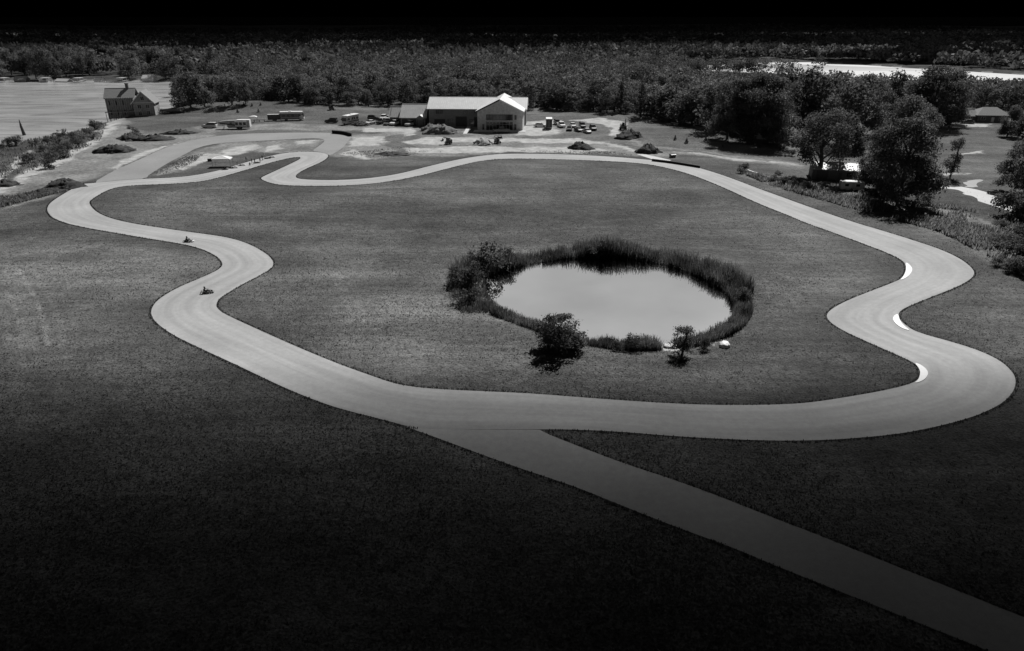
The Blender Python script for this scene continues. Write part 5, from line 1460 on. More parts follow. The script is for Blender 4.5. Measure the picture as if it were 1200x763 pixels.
def flat_trailer():
    g = G(203, 132.5)
    e = empty("flatbed_trailer", (g.x, g.y, g.z), R(-5), "low flatbed trailer loaded under a grey cover beside the timber house", "trailer")
    b = MB(); b.box(-5, 5, -1.2, 1.2, .75, .95); b.build("bed", M_DARK, e)
    l = MB(); l.loft([(-4.6,1.0,.96,.9,1.5),(-3,1.1,.96,1.0,1.9),(2,1.1,.96,1.0,2.0),(4.6,1.0,.96,.8,1.4)]); l.build("cover", mat("grey_tarp", .16, .8, var=.2), e)
    wheels(e, (-2.5, -1.5), (-1.1, 1.1), .4); t = MB(); t.tube([(5,0,.8),(6.6,0,.7)], .08); t.build("drawbar", M_STEEL, e)
flat_trailer()

def skid(px, py, rz, label, arms=2.6):
    g = G(px, py)
    e = empty("skid_loader", (g.x, g.y, g.z), R(rz), label, "loader")
    b = MB(); b.loft([(-1.5,.6,.5,.55,1.4),(-1.2,.7,.35,.65,1.55),(.6,.7,.3,.65,1.2),(1.1,.6,.35,.55,.8)]); b.build("body", paint(.08), e)
    c = MB(); c.loft([(-.6,.55,1.2,.5,2.1),(.5,.55,1.1,.5,2.1),(.7,.5,1.1,.45,1.9)]); c.build("cab", M_GLASS, e)
    r = MB(); r.box(-.75, .75, -.58, .58, 2.1, 2.2); r.build("cab_roof", M_DARK, e)
    for s in (-1, 1):
        a = MB(); a.tube([(-1.4, s*.8, 1.5), (-.6, s*.8, arms-.3), (1.4, s*.8, arms), (1.9, s*.7, arms-.8)], [.1,.11,.1,.09], 6); a.build("lift_arm", paint(.1), e)
    k = MB(); k.extrude_y([(1.8,arms-1.1),(2.7,arms-1.2),(2.75,arms-1.1),(2.0,arms-.95),(1.9,arms-.4),(1.8,arms-.4)], -.9, .9); k.build("bucket", M_DARK, e)
    wheels(e, (-.75, .65), (-.8, .8), .42, .3)
skid(583, 168, -60, "dark skid loader with raised arms on the pale strip before the clubhouse", 3.0)
skid(525, 169, 200, "dark skid loader working left of the entrance path", 2.4)
skid(389, 128.5, 20, "small dark loader standing on the grass rise by the wood's edge", 2.4)
def digger():
    g = G(730, 152)
    e = empty("tracked_digger", (g.x, g.y, g.z), R(-95), "tracked digger with dark cab and raised boom on the sand strip", "digger")
    for s in (-1, 1):
        t = MB(); n = 16; pr = []
        for k in range(n):
            a = 2*PI*k/n; pr.append(((1.5 if math.cos(a) > 0 else -1.5) + .45*math.cos(a), .46 + .45*math.sin(a)))
        t.extrude_y(pr, s*1.1-.3, s*1.1+.3); t.build("track_belt", M_BLACK, e)
    u = MB(); u.box(-1.0, 1.0, -.82, .82, .4, .95); u.build("undercarriage", M_DARK, e)
    b = MB(); b.loft([(-2.2,1.2,1.0,1.1,2.1),(-1.8,1.3,1.0,1.25,2.3),(.2,1.3,1.0,1.25,2.2),(1.3,1.3,1.0,1.25,1.5)]); b.build("body", paint(.22), e)
    c = MB(); c.loft([(-.2,.5,2.1,.48,2.9),(.9,.55,1.5,.5,2.95),(1.4,.5,1.5,.45,2.3)]); c.location = None; c.build("cab", M_GLASS, e)
    r = MB(); r.box(-.3, 1.0, -.56, .56, 2.95, 3.05); r.build("cab_roof", paint(.6), e)
    m = MB(); m.tube([(1.2,.7,1.6),(2.2,.7,3.9),(3.3,.7,4.7)], [.22,.26,.18], 6); m.build("boom", paint(.25), e)
    m = MB(); m.tube([(3.2,.7,4.75),(3.9,.7,3.0),(4.0,.7,2.0)], [.16,.17,.12], 6); m.build("dipper_arm", paint(.25), e)
    k = MB(); k.extrude_y([(3.8,2.0),(4.3,2.0),(4.4,1.4),(3.9,1.1),(3.4,1.3),(3.7,1.5)], .25, 1.15); k.build("bucket", M_DARK, e)
digger()

# ------------------------------------------------------------------ heaps, barriers, small structures
def mound(px, py, rx, ry, hh, label, m=None, rz=0.0, seed=0, name="dirt_mound"):
    g = G(px, py); n, k = 30, 9
    b = MB(); vs = []; rng = np.random.default_rng(seed + 50)
    ph = rng.uniform(0, 6.28, 6)
    for i in range(k + 1):
        t = i / k
        for j in range(n):
            a = 2 * PI * j / n
            lump = 1 + .16 * math.sin(2*a+ph[0]) + .12 * math.sin(3*a+ph[1]) + .08 * math.sin(7*a+ph[2]) + .11 * rng.normal()
            rr = (1 - t ** 1.25) * lump if t < 1 else 0.0
            vs.append((rr * rx * math.cos(a), rr * ry * math.sin(a), -.25 + (hh + .25) * (1 - (1 - t) ** 1.5) * (1 + .17 * rng.normal() * (0 < t < 1)) ))
    fs = [(i*n+j, i*n+(j+1) % n, (i+1)*n+(j+1) % n, (i+1)*n+j) for i in range(k) for j in range(n)]
    b.add(vs, fs); o = b.build(name, m or M_SOIL, None, True)
    o.location = (g.x, g.y, g.z); o.rotation_euler.z = rz
    return tag(o, label, "mound")
mound(737, 161, 5.5, 5, 2.6, "grey earth mound at the digger's feet", seed=1)
mound(680, 174, 4.8, 4, 2.0, "dark earth mound between the pale strip and the track", seed=2)
mound(760, 178.5, 4.2, 4, 2.5, "dark peaked earth mound by the white concrete slab", seed=3)
mound(516, 156, 6.5, 6, 3.0, "big grey earth mound in front of the long dark clubhouse wall", mat("grey_soil", .15, .95, var=.3, vscale=1.2, bump=.7), seed=4)
mound(505, 153, 4.5, 4, 2.4, "smaller grey mound touching the big one on its left", mat("grey_soil", .15), seed=5)
mound(566, 169, 4, 3.4, 2.1, "pale sand heap between the two skid loaders", M_SAND, seed=6)
mound(75, 219, 6.0, 4.2, 2.0, "dark lumpy earth heap at the outside of the left hairpin", seed=7, rz=.5)
mound(55, 226, 4.5, 3.2, 1.0, "low dark heap left of the lumpy hairpin heap", seed=17, rz=.5)
mound(135, 178, 6.0, 4.5, 2.2, "dark earth heap beside the dirt path below the timber house", seed=8, rz=.4)
mound(180, 164, 9, 3.4, 1.7, "long low dark spoil heap beside the service road", seed=9, rz=.35)
mound(210, 157, 6, 3.0, 1.5, "spoil heap further up from the long low one", seed=10, rz=.2)
mound(155, 163, 4.5, 6.0, 2.2, "brushy earth bank beside the dirt path bend", seed=11)
mound(460, 181, 7, 3.5, .8, "low dark spoil on bare earth inside the bend by the track", seed=12)
mound(412, 143.5, 3.6, 3, 1.2, "small earth mound at the coach motorhome's corner", seed=13) if False else None
mound(423, 147, 4.5, 3.2, 1.5, "small earth mound right of the coach motorhome", seed=13)
mound(3, 217, 5, 3, 1.3, "dark heap at the far left edge by the dirt path", seed=14)
mound(560, 183.5, 0.1, .1, .05, "x", seed=15) if False else None

def barrier(pts, hh, th, label, name="tyre_barrier"):
    q = [G(a, b) for a, b in chaikin(pts, 2, False)]
    # stacks of tyres side by side
    L = [0]
    for i in range(len(q) - 1): L.append(L[-1] + (q[i+1] - q[i]).length)
    b = MB(); s_ = 0; n = 10
    while s_ < L[-1]:
        i = min(max(0, np.searchsorted(L, s_, 'right') - 1), len(q) - 2); t = (s_ - L[i]) / max(1e-6, L[i+1] - L[i])
        p = q[i].lerp(q[i+1], t); r = th
        pr = [(.75, 0), (1, .12), (.8, .25), (1, .38), (.8, .5), (1, .63), (.8, .75), (1, .88), (.7, 1)]
        vs = [(p.x + r*a*math.cos(2*PI*k/n), p.y + r*a*math.sin(2*PI*k/n), p.z + hh*c) for a, c in pr for k in range(n)]
        fs = [(u*n+k, u*n+(k+1) % n, (u+1)*n+(k+1) % n, (u+1)*n+k) for u in range(len(pr)-1) for k in range(n)] + [tuple(reversed(range(n))), tuple(range((len(pr)-1)*n, len(pr)*n))]
        b.add(vs, fs); s_ += th * 1.72
    o = b.build(name, M_BLACK); tag(o, label, "barrier")
barrier([(390.5,156.6),(398,157),(405,158),(411,159.8)], 1.3, .55, "curved black tyre barrier at the top bend of the service road")
barrier([(765,189),(785,191.3),(800,193.6),(820,197)], .75, .38, "low black tyre barrier along the outside of the track by the concrete slab")
def pole(px, py, top, label):
    g = G(px, py); h = height_to(g.x, g.y, g.z, top)
    e = empty("utility_pole", g, R(20), label, "pole")
    b = MB(); b.tube([(0,0,-.2),(0,0,h)], [.16,.11], 8); b.build("pole", mat("pole_wood", .14, .9), e)
    c = MB(); c.box(-1.1, 1.1, -.06, .06, h-.9, h-.75); c.build("crossarm", mat("pole_wood", .14), e)
pole(782, 143, 121, "wooden utility pole standing against the dark wood right of the digger")
pole(980, 214, 181, "utility pole between the willow and the shed's white roof")
def snag():
    g = G(31, 166); h = height_to(g.x, g.y, g.z, 140)
    e = empty("dead_tree", g, 0, "pointed dead tree trunk standing on the bluff against the lake", "tree"); e.rotation_euler = (0, R(-4), 0)
    b = MB(); b.tube([(0,0,-.2),(.05,0,h*.35),(-.1,0,h*.7),(0,.05,h)], [1.1,.75,.5,.12], 9); b.build("trunk", mat("dead_wood", .05, .9, var=.3), e)
    for i, (z, a) in enumerate([(.35,.4),(.5,2.6),(.62,4.2),(.75,1.2)]):
        c = MB(); c.tube([(0,0,h*z),(.9*math.cos(a),.9*math.sin(a),h*z+.35)], [.12,.03], 5); c.build("branch", mat("dead_wood", .05), e)
snag()
def pipe():
    a, b = G(876.5, 201.3), G(901.5, 209.8)
    e = empty("white_pipe", a, 0, "white drainage pipe lying in the weeds left of the shed", "pipe")
    d = b - a; m = MB(); m.tube([(0,0,.3), (d.x,d.y,d.z+.3)], .32, 12, cap=False); m.tube([(0,0,.3),(d.x*.03,d.y*.03,.3)], .40, 12); m.build("barrel", M_WHITE, e)
    m = MB(); m.tube([(d.x*.5,d.y*.5,.3+d.z*.5),(d.x*.53,d.y*.53,.3+d.z*.53)], .38, 12); m.build("collar", M_WHITE, e)
pipe()
def rock(px, py, r, label, m=None, fl=.5, seed=0):
    g = G(px, py); bm = bmesh.new(); bmesh.ops.create_icosphere(bm, subdivisions=3, radius=1)
    rng = np.random.default_rng(seed); ph = rng.uniform(0, 6, (5, 3))
    for v in bm.verts:
        k = 1 + sum(.09 * math.sin(3 * v.co.dot(Vector(p)) + p[0]) for p in ph)
        v.co = Vector((v.co.x * r * 1.3 * k, v.co.y * r * k, v.co.z * r * fl * k))
    me = bpy.data.meshes.new("stone"); bm.to_mesh(me); bm.free(); me.materials.append(m or M_STONE)
    for p in me.polygons: p.use_smooth = True
    o = link_mesh("bank_stone", me); o.location = (g.x, g.y, g.z + r * fl * .4); o.rotation_euler.z = rng.uniform(0, 3)
    tag(o, label, "stone")
rock(849, 405.5, .7, "rounded white boulder on the near right bank of the pond", M_WHITE, .6, 1)
rock(780, 402, 1.3, "flat pale stone left of the slim pond sapling", None, .25, 2)
rock(787, 407, .8, "small flat pale stone on the bank below the larger flat one", None, .3, 3)
rock(816, 402, .9, "pale stone between the slim sapling and a dark bush", None, .3, 4)
rock(836, 393, .8, "pale stone by the water at the pond's right corner", None, .25, 5)
def shore_strip(pts, label):
    pass
def bin_(px, py, s, c, label, nm, cat):
    g = G(px, py); e = empty(nm, g, R(20), label, cat)
    b = MB(); b.loft([(-s,.6*s,.05,.7*s,1.0*s),(s,.6*s,.05,.7*s,1.0*s)], 0, .05); b.build("tub", paint(c), e)
    l = MB(); l.loft([(-s*1.05,.74*s,1.0*s,.6*s,1.2*s),(s*1.05,.74*s,1.0*s,.6*s,1.2*s)], 0, .05); l.build("lid", paint(c), e)
bin_(246, 189, .65, .03, "black lidded bin alone on the grass left of the white canopy", "waste_bin", "bin")
bin_(148.5, 162.5, 1.0, .7, "white lidded tank beside the dirt path below the timber house", "white_tank", "tank")
bin_(788, 184.5, .9, .03, "black lidded bin behind the low tyre barrier", "waste_bin", "bin")
def table(px, py, label):
    g = G(px, py); e = empty("work_bench", g, R(5), label, "table")
    b = MB(); b.box(-2.4, 2.4, -.5, .5, .9, 1.0); b.build("tabletop", M_DARK, e)
    for x in (-2.2, 0, 2.2):
        for y in (-.4, .4):
            l = MB(); l.box(x-.06, x+.06, y-.06, y+.06, 0, .9); l.build("leg", M_DARK, e)
table(304, 143, "long dark table set right of the camper's white awning")

def canopy(px, py, wd, hh, rise, label, rz=0.0, sag=.0):
    g = G(px, py); e = empty("canopy_tent", g, rz, label, "canopy"); e.scale = (1, .62, 1)
    a = wd / 2; r = MB()
    r.add([(-a,-a,hh),(a,-a,hh),(a,a,hh),(-a,a,hh),(0,0,hh+rise),(-a,-a,hh-.28),(a,-a,hh-.28),(a,a,hh-.28),(-a,a,hh-.28),
           (0,-a*.5,hh+rise*.46),(a*.5,0,hh+rise*.46),(0,a*.5,hh+rise*.46),(-a*.5,0,hh+rise*.46)],
          [(0,1,9),(0,9,4),(9,1,4),(1,2,10),(1,10,4),(10,2,4),(2,3,11),(2,11,4),(11,3,4),(3,0,12),(3,12,4),(12,0,4),(0,5,6,1),(1,6,7,2),(2,7,8,3),(3,8,5,0)])
    r.build("canopy_roof", M_TARP, e)
    for x in (-1, 1):
        for y in (-1, 1):
            l = MB(); l.box(x*(a-.1)-.04, x*(a-.1)+.04, y*(a-.1)-.04, y*(a-.1)+.04, 0, hh); l.build("leg", M_STEEL, e)
    f = MB()
    f.tube([(-a+.1,-a+.1,hh-.1),(a-.1,-a+.1,hh-.1),(a-.1,a-.1,hh-.1),(-a+.1,a-.1,hh-.1),(-a+.1,-a+.1,hh-.1)], .03, 5); f.build("frame", M_STEEL, e)
canopy(261.5, 195.0, 5.4, 2.5, .85, "white pop-up canopy beside the track where karts wait", .12)
canopy(297.5, 143.5, 3.2, 2.5, .6, "small white awning tent at the camper trailer's rear end", .1)

# ------------------------------------------------------------------ people and karts
M_SKIN = mat("skin", .32, .6, .3)
def skin_body(joints, edges, mats, pick, name):
    """one continuous figure grown over a skeleton; joints: name -> ((x,y,z), radius)"""
    names = list(joints); idx = {k: i for i, k in enumerate(names)}
    me = bpy.data.meshes.new(name); me.from_pydata([joints[k][0] for k in names], [(idx[a], idx[b]) for a, b in edges], [])
    o = bpy.data.objects.new(name + "_build", me); COL.objects.link(o)
    sk = o.modifiers.new("skin", 'SKIN'); sk.use_smooth_shade = True
    for k in names:
        s_ = me.skin_vertices[0].data[idx[k]]; r = joints[k][1]
        s_.radius = r if isinstance(r, tuple) else (r, r)
    me.skin_vertices[0].data[idx["pelvis"]].use_root = True
    sub = o.modifiers.new("sub", 'SUBSURF'); sub.levels = 1; sub.render_levels = 1
    dg = bpy.context.evaluated_depsgraph_get()
    out = bpy.data.meshes.new_from_object(o.evaluated_get(dg)); out.name = name
    bpy.data.objects.remove(o)
    out.materials.clear()
    for m in mats: out.materials.append(m)
    for p in out.polygons: p.material_index = pick(p.center); p.use_smooth = True
    return out
def figure(pose):
    J, E = {}, []
    def ch(*ks):
        for a, b in zip(ks, ks[1:]): E.append((a, b))
    def hand(s, w, d, side):
        """palm and five curled fingers; d: forward direction of the hand, side: across it"""
        w, d, side = Vector(w), Vector(d).normalized(), Vector(side).normalized()
        pn = s + "palm"; J[pn] = (w + d * .06, (.040, .022)); E.append((s + "wrist", pn))
        dn = d.cross(side)
        for i, (o_, ln) in enumerate(((-.033,.075),(-.011,.085),(.011,.08),(.033,.062))):
            a = w + d * .105 + side * o_; b_ = a + d * ln * .6; c = b_ + d * ln * .35 + dn * .025
            for k, q in zip("abc", (a, b_, c)): J[f"{s}f{i}{k}"] = (q, .009 if k != "c" else .007)
            ch(pn, f"{s}f{i}a", f"{s}f{i}b", f"{s}f{i}c")
        t1 = w + d * .04 - side * .045; t2 = t1 + d * .045 - side * .02
        J[s + "t1"] = (t1, .011); J[s + "t2"] = (t2, .009); ch(pn, s + "t1", s + "t2")
    if pose in ("stand", "walk", "reach"):
        J.update(pelvis=((0,0,.95),(.15,.11)), waist=((0,0,1.10),(.14,.10)), chest=((0,.01,1.32),(.17,.12)), neck0=((0,.0,1.47),.07), neck=((0,0,1.53),.055),
                 head=((0,.015,1.63),.088), crown=((0,.0,1.72),.075), nose=((0,.115,1.63),.016))
        ch("pelvis","waist","chest","neck0","neck","head","crown"); E.append(("head","nose"))
        for s, k in (("l",-1),("r",1)):
            st = .28 * k if pose == "walk" else .03 * k
            J[s+"hip"] = ((k*.10,0,.90),.095); J[s+"knee"] = ((k*.11,.03+st*.5,.49),.06); J[s+"ankle"] = ((k*.115,st*.9 - (.03 if pose == "walk" else 0),.08),.04); J[s+"toe"] = ((k*.13,st*.9+.14,.035),.035)
            ch("pelvis",s+"hip",s+"knee",s+"ankle",s+"toe")
            J[s+"sh"] = ((k*.19,0,1.42),.065)
            if pose == "reach" : J[s+"elbow"] = ((k*.24,.14,1.18),.043); J[s+"wrist"] = ((k*.17,.36,1.16),.03); hd, sd = (0,1,.0), (k,0,0)
            else: J[s+"elbow"] = ((k*.26,-.03 - st*.4,1.13),.043); J[s+"wrist"] = ((k*.27,.05 - st*.7,.88),.03); hd, sd = (0,.25,-1), (0,1,.2)
            ch("chest",s+"sh",s+"elbow",s+"wrist"); hand(s, J[s+"wrist"][0], hd, sd)
    elif pose == "crouch":
        J.update(pelvis=((0,-.08,.34),(.16,.12)), waist=((0,-.03,.48),(.14,.11)), chest=((0,.10,.68),(.17,.12)), neck0=((0,.17,.81),.07), neck=((0,.19,.86),.055),
                 head=((0,.23,.95),.088), crown=((0,.23,1.04),.075), nose=((0,.33,.93),.016))
        ch("pelvis","waist","chest","neck0","neck","head","crown"); E.append(("head","nose"))
        for s, k in (("l",-1),("r",1)):
            J[s+"hip"] = ((k*.11,-.04,.34),.095); J[s+"knee"] = ((k*.17,.32,.46),.062); J[s+"ankle"] = ((k*.14,.02,.08),.042); J[s+"toe"] = ((k*.15,.18,.035),.035)
            ch("pelvis",s+"hip",s+"knee",s+"ankle",s+"toe")
            J[s+"sh"] = ((k*.19,.13,.76),.065); J[s+"elbow"] = ((k*.24,.36,.60),.043); J[s+"wrist"] = ((k*.15,.56,.50),.03)
            ch("chest",s+"sh",s+"elbow",s+"wrist"); hand(s, J[s+"wrist"][0], (0,1,-.2), (k,0,0))
    else:   # seated low in a kart, hands on the wheel
        J.update(pelvis=((0,-.30,.26),(.17,.13)), waist=((0,-.36,.42),(.15,.11)), chest=((0,-.38,.66),(.19,.13)), neck0=((0,-.36,.80),.07), neck=((0,-.35,.85),.055),
                 head=((0,-.32,.95),.095), crown=((0,-.32,1.04),.08), nose=((0,-.21,.94),.016))
        ch("pelvis","waist","chest","neck0","neck","head","crown"); E.append(("head","nose"))
        for s, k in (("l",-1),("r",1)):
            J[s+"hip"] = ((k*.12,-.24,.24),.10); J[s+"knee"] = ((k*.24,.16,.42),.065); J[s+"ankle"] = ((k*.20,.52,.17),.045); J[s+"toe"] = ((k*.20,.60,.28),.036)
            ch("pelvis",s+"hip",s+"knee",s+"ankle",s+"toe")
            J[s+"sh"] = ((k*.21,-.36,.75),.068); J[s+"elbow"] = ((k*.31,-.14,.56),.046); J[s+"wrist"] = ((k*.16,.06,.57),.032)
            ch("chest",s+"sh",s+"elbow",s+"wrist"); hand(s, J[s+"wrist"][0], (-k*.25,1,.1), (0,0,1))
    return J, E
FIG = {}
def person(pose, loc, rz, label, shirt, legs, skin_arm=True, group=None, helmet=None, hair=.03):
    key = (pose, shirt, legs, skin_arm)
    top = {"stand":1.5,"walk":1.5,"reach":1.5,"crouch":.84,"kart":.84}[pose]
    if key not in FIG:
        J, E = figure(pose)
        hipz = {"crouch":.40,"kart":.36}.get(pose, .98)
        wr = [J["lwrist"][0], J["rwrist"][0]]; el = [J["lelbow"][0], J["relbow"][0]]
        def pick(c):
            if c.z > top: return 0
            for q in wr:
                if (c - Vector(q)).length < (.24 if skin_arm else .10) and abs(c.x) > .06: return 0
            if c.z < .11 and pose != "kart": return 3
            if pose in ("crouch", "kart"): return 2 if (c.z < hipz or (c.y > (.2 if pose == "crouch" else -.1) and c.z < .53 and min((c-Vector(q)).length for q in wr+el) > .13)) else 1
            return 2 if c.z < hipz else 1
        FIG[key] = skin_body(J, E, [M_SKIN, paint(shirt), paint(legs), M_BLACK], pick, "person_body")
    o = link_mesh("person", FIG[key]); o.location = loc; o.rotation_euler.z = rz
    tag(o, label, "person", group)
    hc = {"stand":(0,.0,1.665),"walk":(0,.0,1.665),"reach":(0,.0,1.665),"crouch":(0,.215,.985),"kart":(0,-.32,.97)}[pose]
    bm = bmesh.new(); bmesh.ops.create_uvsphere(bm, u_segments=16, v_segments=10, radius=.105 if helmet is None else .15)
    for v in list(bm.verts):
        if helmet is None and (v.co.y > .045 and v.co.z < .045 or v.co.z < -.05): bm.verts.remove(v)
    me = bpy.data.meshes.new("hair"); bm.to_mesh(me); bm.free(); me.materials.append(paint(hair) if helmet is None else paint(helmet))
    for p in me.polygons: p.use_smooth = True
    h = link_mesh("hair" if helmet is None else "helmet", me, o); h.location = hc
    if helmet is not None:
        v = MB(); pts = [(.125*math.sin(a), .125*math.cos(a)) for a in np.linspace(-1.1, 1.1, 9)]; po = [(.156*math.sin(a), .156*math.cos(a)) for a in np.linspace(1.1, -1.1, 9)]
        v.prism(pts + po, -.035, .055); v.build("visor", M_GLASS, h)
    return o
KART = {}
def kart(loc, rz, label, panel=.03, nose=.75, group=None):
    e = empty("racing_kart", loc, rz, label, "kart", group)
    f = MB(); t = .018
    for s in (-1, 1): f.tube([(s*.18,.85,.10),(s*.30,.55,.09),(s*.33,-.2,.09),(s*.28,-.72,.10)], .02, 6)
    f.tube([(-.3,.5,.09),(.3,.5,.09)], .02, 6); f.tube([(-.33,-.2,.09),(.33,-.2,.09)], .02, 6); f.tube([(-.28,-.72,.10),(.28,-.72,.10)], .02, 6)
    f.box(-.26, .26, -.1, .7, .065, .08); f.build("chassis", M_STEEL, e)
    s_ = MB(); s_.add([(-.2,-.12,.1),(.2,-.12,.1),(.22,-.45,.1),(-.22,-.45,.1),(-.24,-.55,.62),(.24,-.55,.62),(-.24,-.2,.3),(.24,-.2,.3),(-.2,-.15,.14),(.2,-.15,.14),(.2,-.42,.14),(-.2,-.42,.14),(-.2,-.5,.6),(.2,-.5,.6)],
       [(0,1,2,3),(3,2,5,4),(0,3,4,6),(1,7,5,2),(8,11,10,9),(11,12,13,10),(4,5,13,12),(6,4,12,11),(7,10,13,5),(0,6,11,8),(1,9,10,7),(0,8,9,1)]); s_.build("seat", M_BLACK, e)
    n = MB(); n.loft([(-.42,.10,.12,.05,.26),(-.2,.16,.10,.10,.34),(.2,.16,.10,.10,.34),(.42,.10,.12,.05,.26)]); no = n.build("nose_cone", paint(nose), e); no.rotation_euler.z = PI/2; no.location = (0,.92,0); no.rotation_euler.z = 0; no.location = (0,.92,0)
    for s in (-1, 1):
        p = MB(); p.loft([(-.36,.10,.08,.07,.24),(-.2,.11,.07,.08,.30),(.25,.11,.07,.08,.30),(.38,.07,.09,.05,.2)]); po = p.build("side_pod", paint(panel), e); po.rotation_euler.z = PI/2; po.location = (s*.56,.05,0)
    fr = MB(); fr.box(-.16, .16, .50, .54, .34, .62); fo = fr.build("front_panel", paint(nose), e); fo.rotation_euler.x = R(0)
    w_ = MB(); w_.tube([(0,.45,.25),(0,.17,.55)], .015, 6)
    k = 14; ring = [(.15*math.cos(2*PI*i/k), .15 + .07*math.sin(2*PI*i/k), .57 + .13*math.sin(2*PI*i/k)) for i in range(k+1)]
    w_.tube(ring, .014, 6); w_.tube([(-.15,.15,.57),(.15,.15,.57)], .012, 5); w_.build("steering_wheel", M_BLACK, e)
    m = MB(); m.box(.30, .52, -.62, -.25, .12, .40); m.tube([(.41,-.62,.3),(.41,-.85,.28)], .05, 8); m.build("engine", M_GREYP, e)
    bp = MB(); bp.tube([(-.6,-.92,.2),(-.55,-.95,.2),(.55,-.95,.2),(.6,-.92,.2)], .06, 8); bp.build("rear_bumper", M_BLACK, e)
    ax = MB(); ax.tube([(-.6,-.55,.14),(.6,-.55,.14)], .02, 6); ax.build("rear_axle", M_STEEL, e)
    if "w" not in KART:
        a = MB(); a.wheel((0,0,0), .14, .21, 16); b = MB(); b.wheel((0,0,0), .13, .13, 16); KART["w"] = (a.mesh("tyre", M_BLACK), b.mesh("tyre", M_BLACK))
    for x, y, q in ((-.6,-.55,0),(.6,-.55,0),(-.55,.58,1),(.55,.58,1)):
        o = link_mesh("wheel", KART["w"][q], e); o.location = (x, y, .14); o.rotation_euler.z = PI/2
    return e
def kart_px(px, py, head, label, dlabel, nose, suit, helm, zz=.062):
    x, y = P(px, py); loc = (x, y, zz)
    kart(loc, head, label, .03, nose)
    person("kart", (x, y, zz), head, dlabel, suit, suit, False, None, helm)
kart_px(221.5, 283.5, R(-98), "racing kart with white nose running at the outside of the left bend", "driver in black suit and helmet on the white-nosed kart", .8, .025, .03)
kart_px(243.2, 343.5, R(-78), "dark racing kart further down the track with grey front panel", "driver in black suit on the dark kart, leading down the track", .3, .02, .03)
CROWD = "people standing by the waiting karts"
def pz(px, py):
    g = G(px, py); return (g.x, g.y, g.z)
person("stand", pz(278.3, 194.6), 2.0, "person in black standing alone nearest the white canopy", .02, .02, False)
person("stand", pz(289, 190), .6, "person in dark shirt at the group's left rear, light trousers", .04, .25, True)
person("reach", pz(295.3, 191.5), -.8, "tall person in black reaching out beside two others in the group's middle", .02, .02, True)
person("walk", pz(298.9, 192.3), 2.6, "person in dark shirt and grey trousers striding at the group's middle", .03, .10, True)
person("crouch", pz(292.6, 194.2), -.5, "person crouching over a kart at the track edge", .05, .03, True)
person("stand", pz(305, 190.4), -2.2, "person in grey shirt between the middle and right people", .18, .05, True)
person("walk", pz(307.8, 188.2), 1.1, "person in black on the right side of the group", .02, .03, True)
person("stand", pz(310.4, 186.6), -1.4, "person in pale shirt and dark trousers at the group's right end", .35, .03, True)
person("stand", pz(351, 142.5), .3, "person in black standing before the dark motorhome", .02, .02, True)
person("stand", pz(1078+30, 196), .3, "person on the lawn beside the small dark spiky tree", .25, .06, True) if False else None
for i, (a, b, h_, ns, lb) in enumerate([(263.5,199,1.2,.4,"parked kart in the shade in front of the white canopy"),(270,197.3,1.2,.05,"dark parked kart right of the canopy's shade"),(274.5,197.2,1.1,.85,"white parked kart nearest the canopy at the track edge"),(283.5,194.2,1.15,.75,"pale parked kart between the lone standing person and the crouching one"),
     (301,191.3,1.2,.3,"grey parked kart at the feet of the middle people"),(318.5,184.8,1.2,.8,"white-nosed parked kart at the right end of the waiting line"),(313.5,186.0,1.2,.05,"black parked kart just left of the last white-nosed one")]):
    kart(pz(a, b), -h_, lb, .03 if ns < .5 else .6, ns, "karts waiting at the track edge")

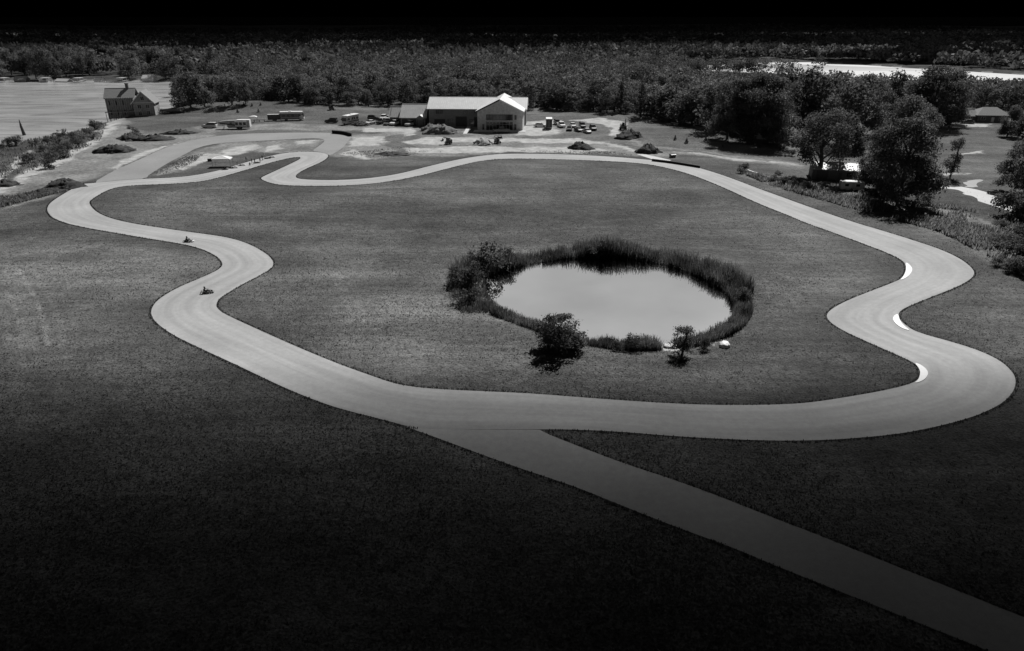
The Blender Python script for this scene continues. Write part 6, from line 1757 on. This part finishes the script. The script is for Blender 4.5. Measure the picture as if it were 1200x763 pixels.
# ------------------------------------------------------------------ added light-blocking slabs out of the frame: their shade falls on the near grass and on the far hills
def shade_slab(name, ground_y0, ground_y1, back, half, alt, thick, dens, near, seed, xc=0.0):
    """an added, unseen cloud whose thinning edge shades the ground from ground_y0 (full shade) to ground_y1 (none)"""
    k = (alt) / SUNV.z; ox, oy = SUNV.x * k, SUNV.y * k
    rng = np.random.default_rng(seed)
    ya, yb = ground_y0 + oy, ground_y1 + oy
    n, m = 40, 60
    ys = np.concatenate([np.linspace(ya, yb, 28), [ya + back * t for t in np.linspace(.03, 1, 12)]]) if not near else np.concatenate([np.linspace(yb, ya, 28), [ya - back * t for t in np.linspace(.03, 1, 12)]])
    xs = np.linspace(-half, half, m) + ox + xc
    top, bot = [], []
    for i, y in enumerate(ys):
        t = abs((y - yb) / (ya - yb)) if i < 28 else 1.0
        th = thick * t ** 1.25
        for j, x in enumerate(xs):
            edge = math.sin(PI * j / (m - 1)) ** .25
            bmp = 1 + .22 * float(vnoise(np.array([x]), np.array([y]), 38, seed)[0]) + (.25 * float(vnoise(np.array([x]), np.array([y]), 90, seed + 3)[0]) if i >= 28 else 0)
            lo = alt + 6 * float(vnoise(np.array([x]), np.array([y]), 60, seed + 9)[0])
            if i == len(ys) - 1: th = .5
            bot.append((x, y, lo)); top.append((x, y, lo + max(.05, th * bmp * edge)))
    N = len(ys); V = bot + top; o_ = N * m; Fc = []
    for i in range(N - 1):
        for j in range(m - 1):
            a, b, c, d = i*m+j, i*m+j+1, (i+1)*m+j+1, (i+1)*m+j
            Fc.append((a, d, c, b)); Fc.append((a+o_, b+o_, c+o_, d+o_))
    rim = [j for j in range(m)] + [i*m+m-1 for i in range(1, N)] + [(N-1)*m+j for j in range(m-2, -1, -1)] + [i*m for i in range(N-2, 0, -1)]
    for a, b in zip(rim, rim[1:] + rim[:1]): Fc.append((a, b, b+o_, a+o_))
    me = bpy.data.meshes.new(name); me.from_pydata(V, [], Fc)
    bm = bmesh.new(); bm.from_mesh(me); bmesh.ops.recalc_face_normals(bm, faces=bm.faces); bm.to_mesh(me); bm.free()
    mt = bpy.data.materials.new(name); mt.use_nodes = True; q = mt.node_tree; q.nodes.clear()
    out = q.nodes.new("ShaderNodeOutputMaterial"); ab = q.nodes.new("ShaderNodeVolumeAbsorption")
    ab.inputs["Color"].default_value = (.02, .02, .02, 1); ab.inputs["Density"].default_value = dens
    q.links.new(ab.outputs[0], out.inputs["Volume"])
    me.materials.append(mt)
    tag(link_mesh(name, me), kind="structure")
shade_slab("added_shade_near", 38, 80, 900, 1200, 120, 60, .13, True, 3)  # added overhead only to darken the foreground
shade_slab("added_shade_far", 1900, 740, 9500, 8000, 135, 60, .05, False, 4, 200)  # added beyond the lakes to dim the far woods
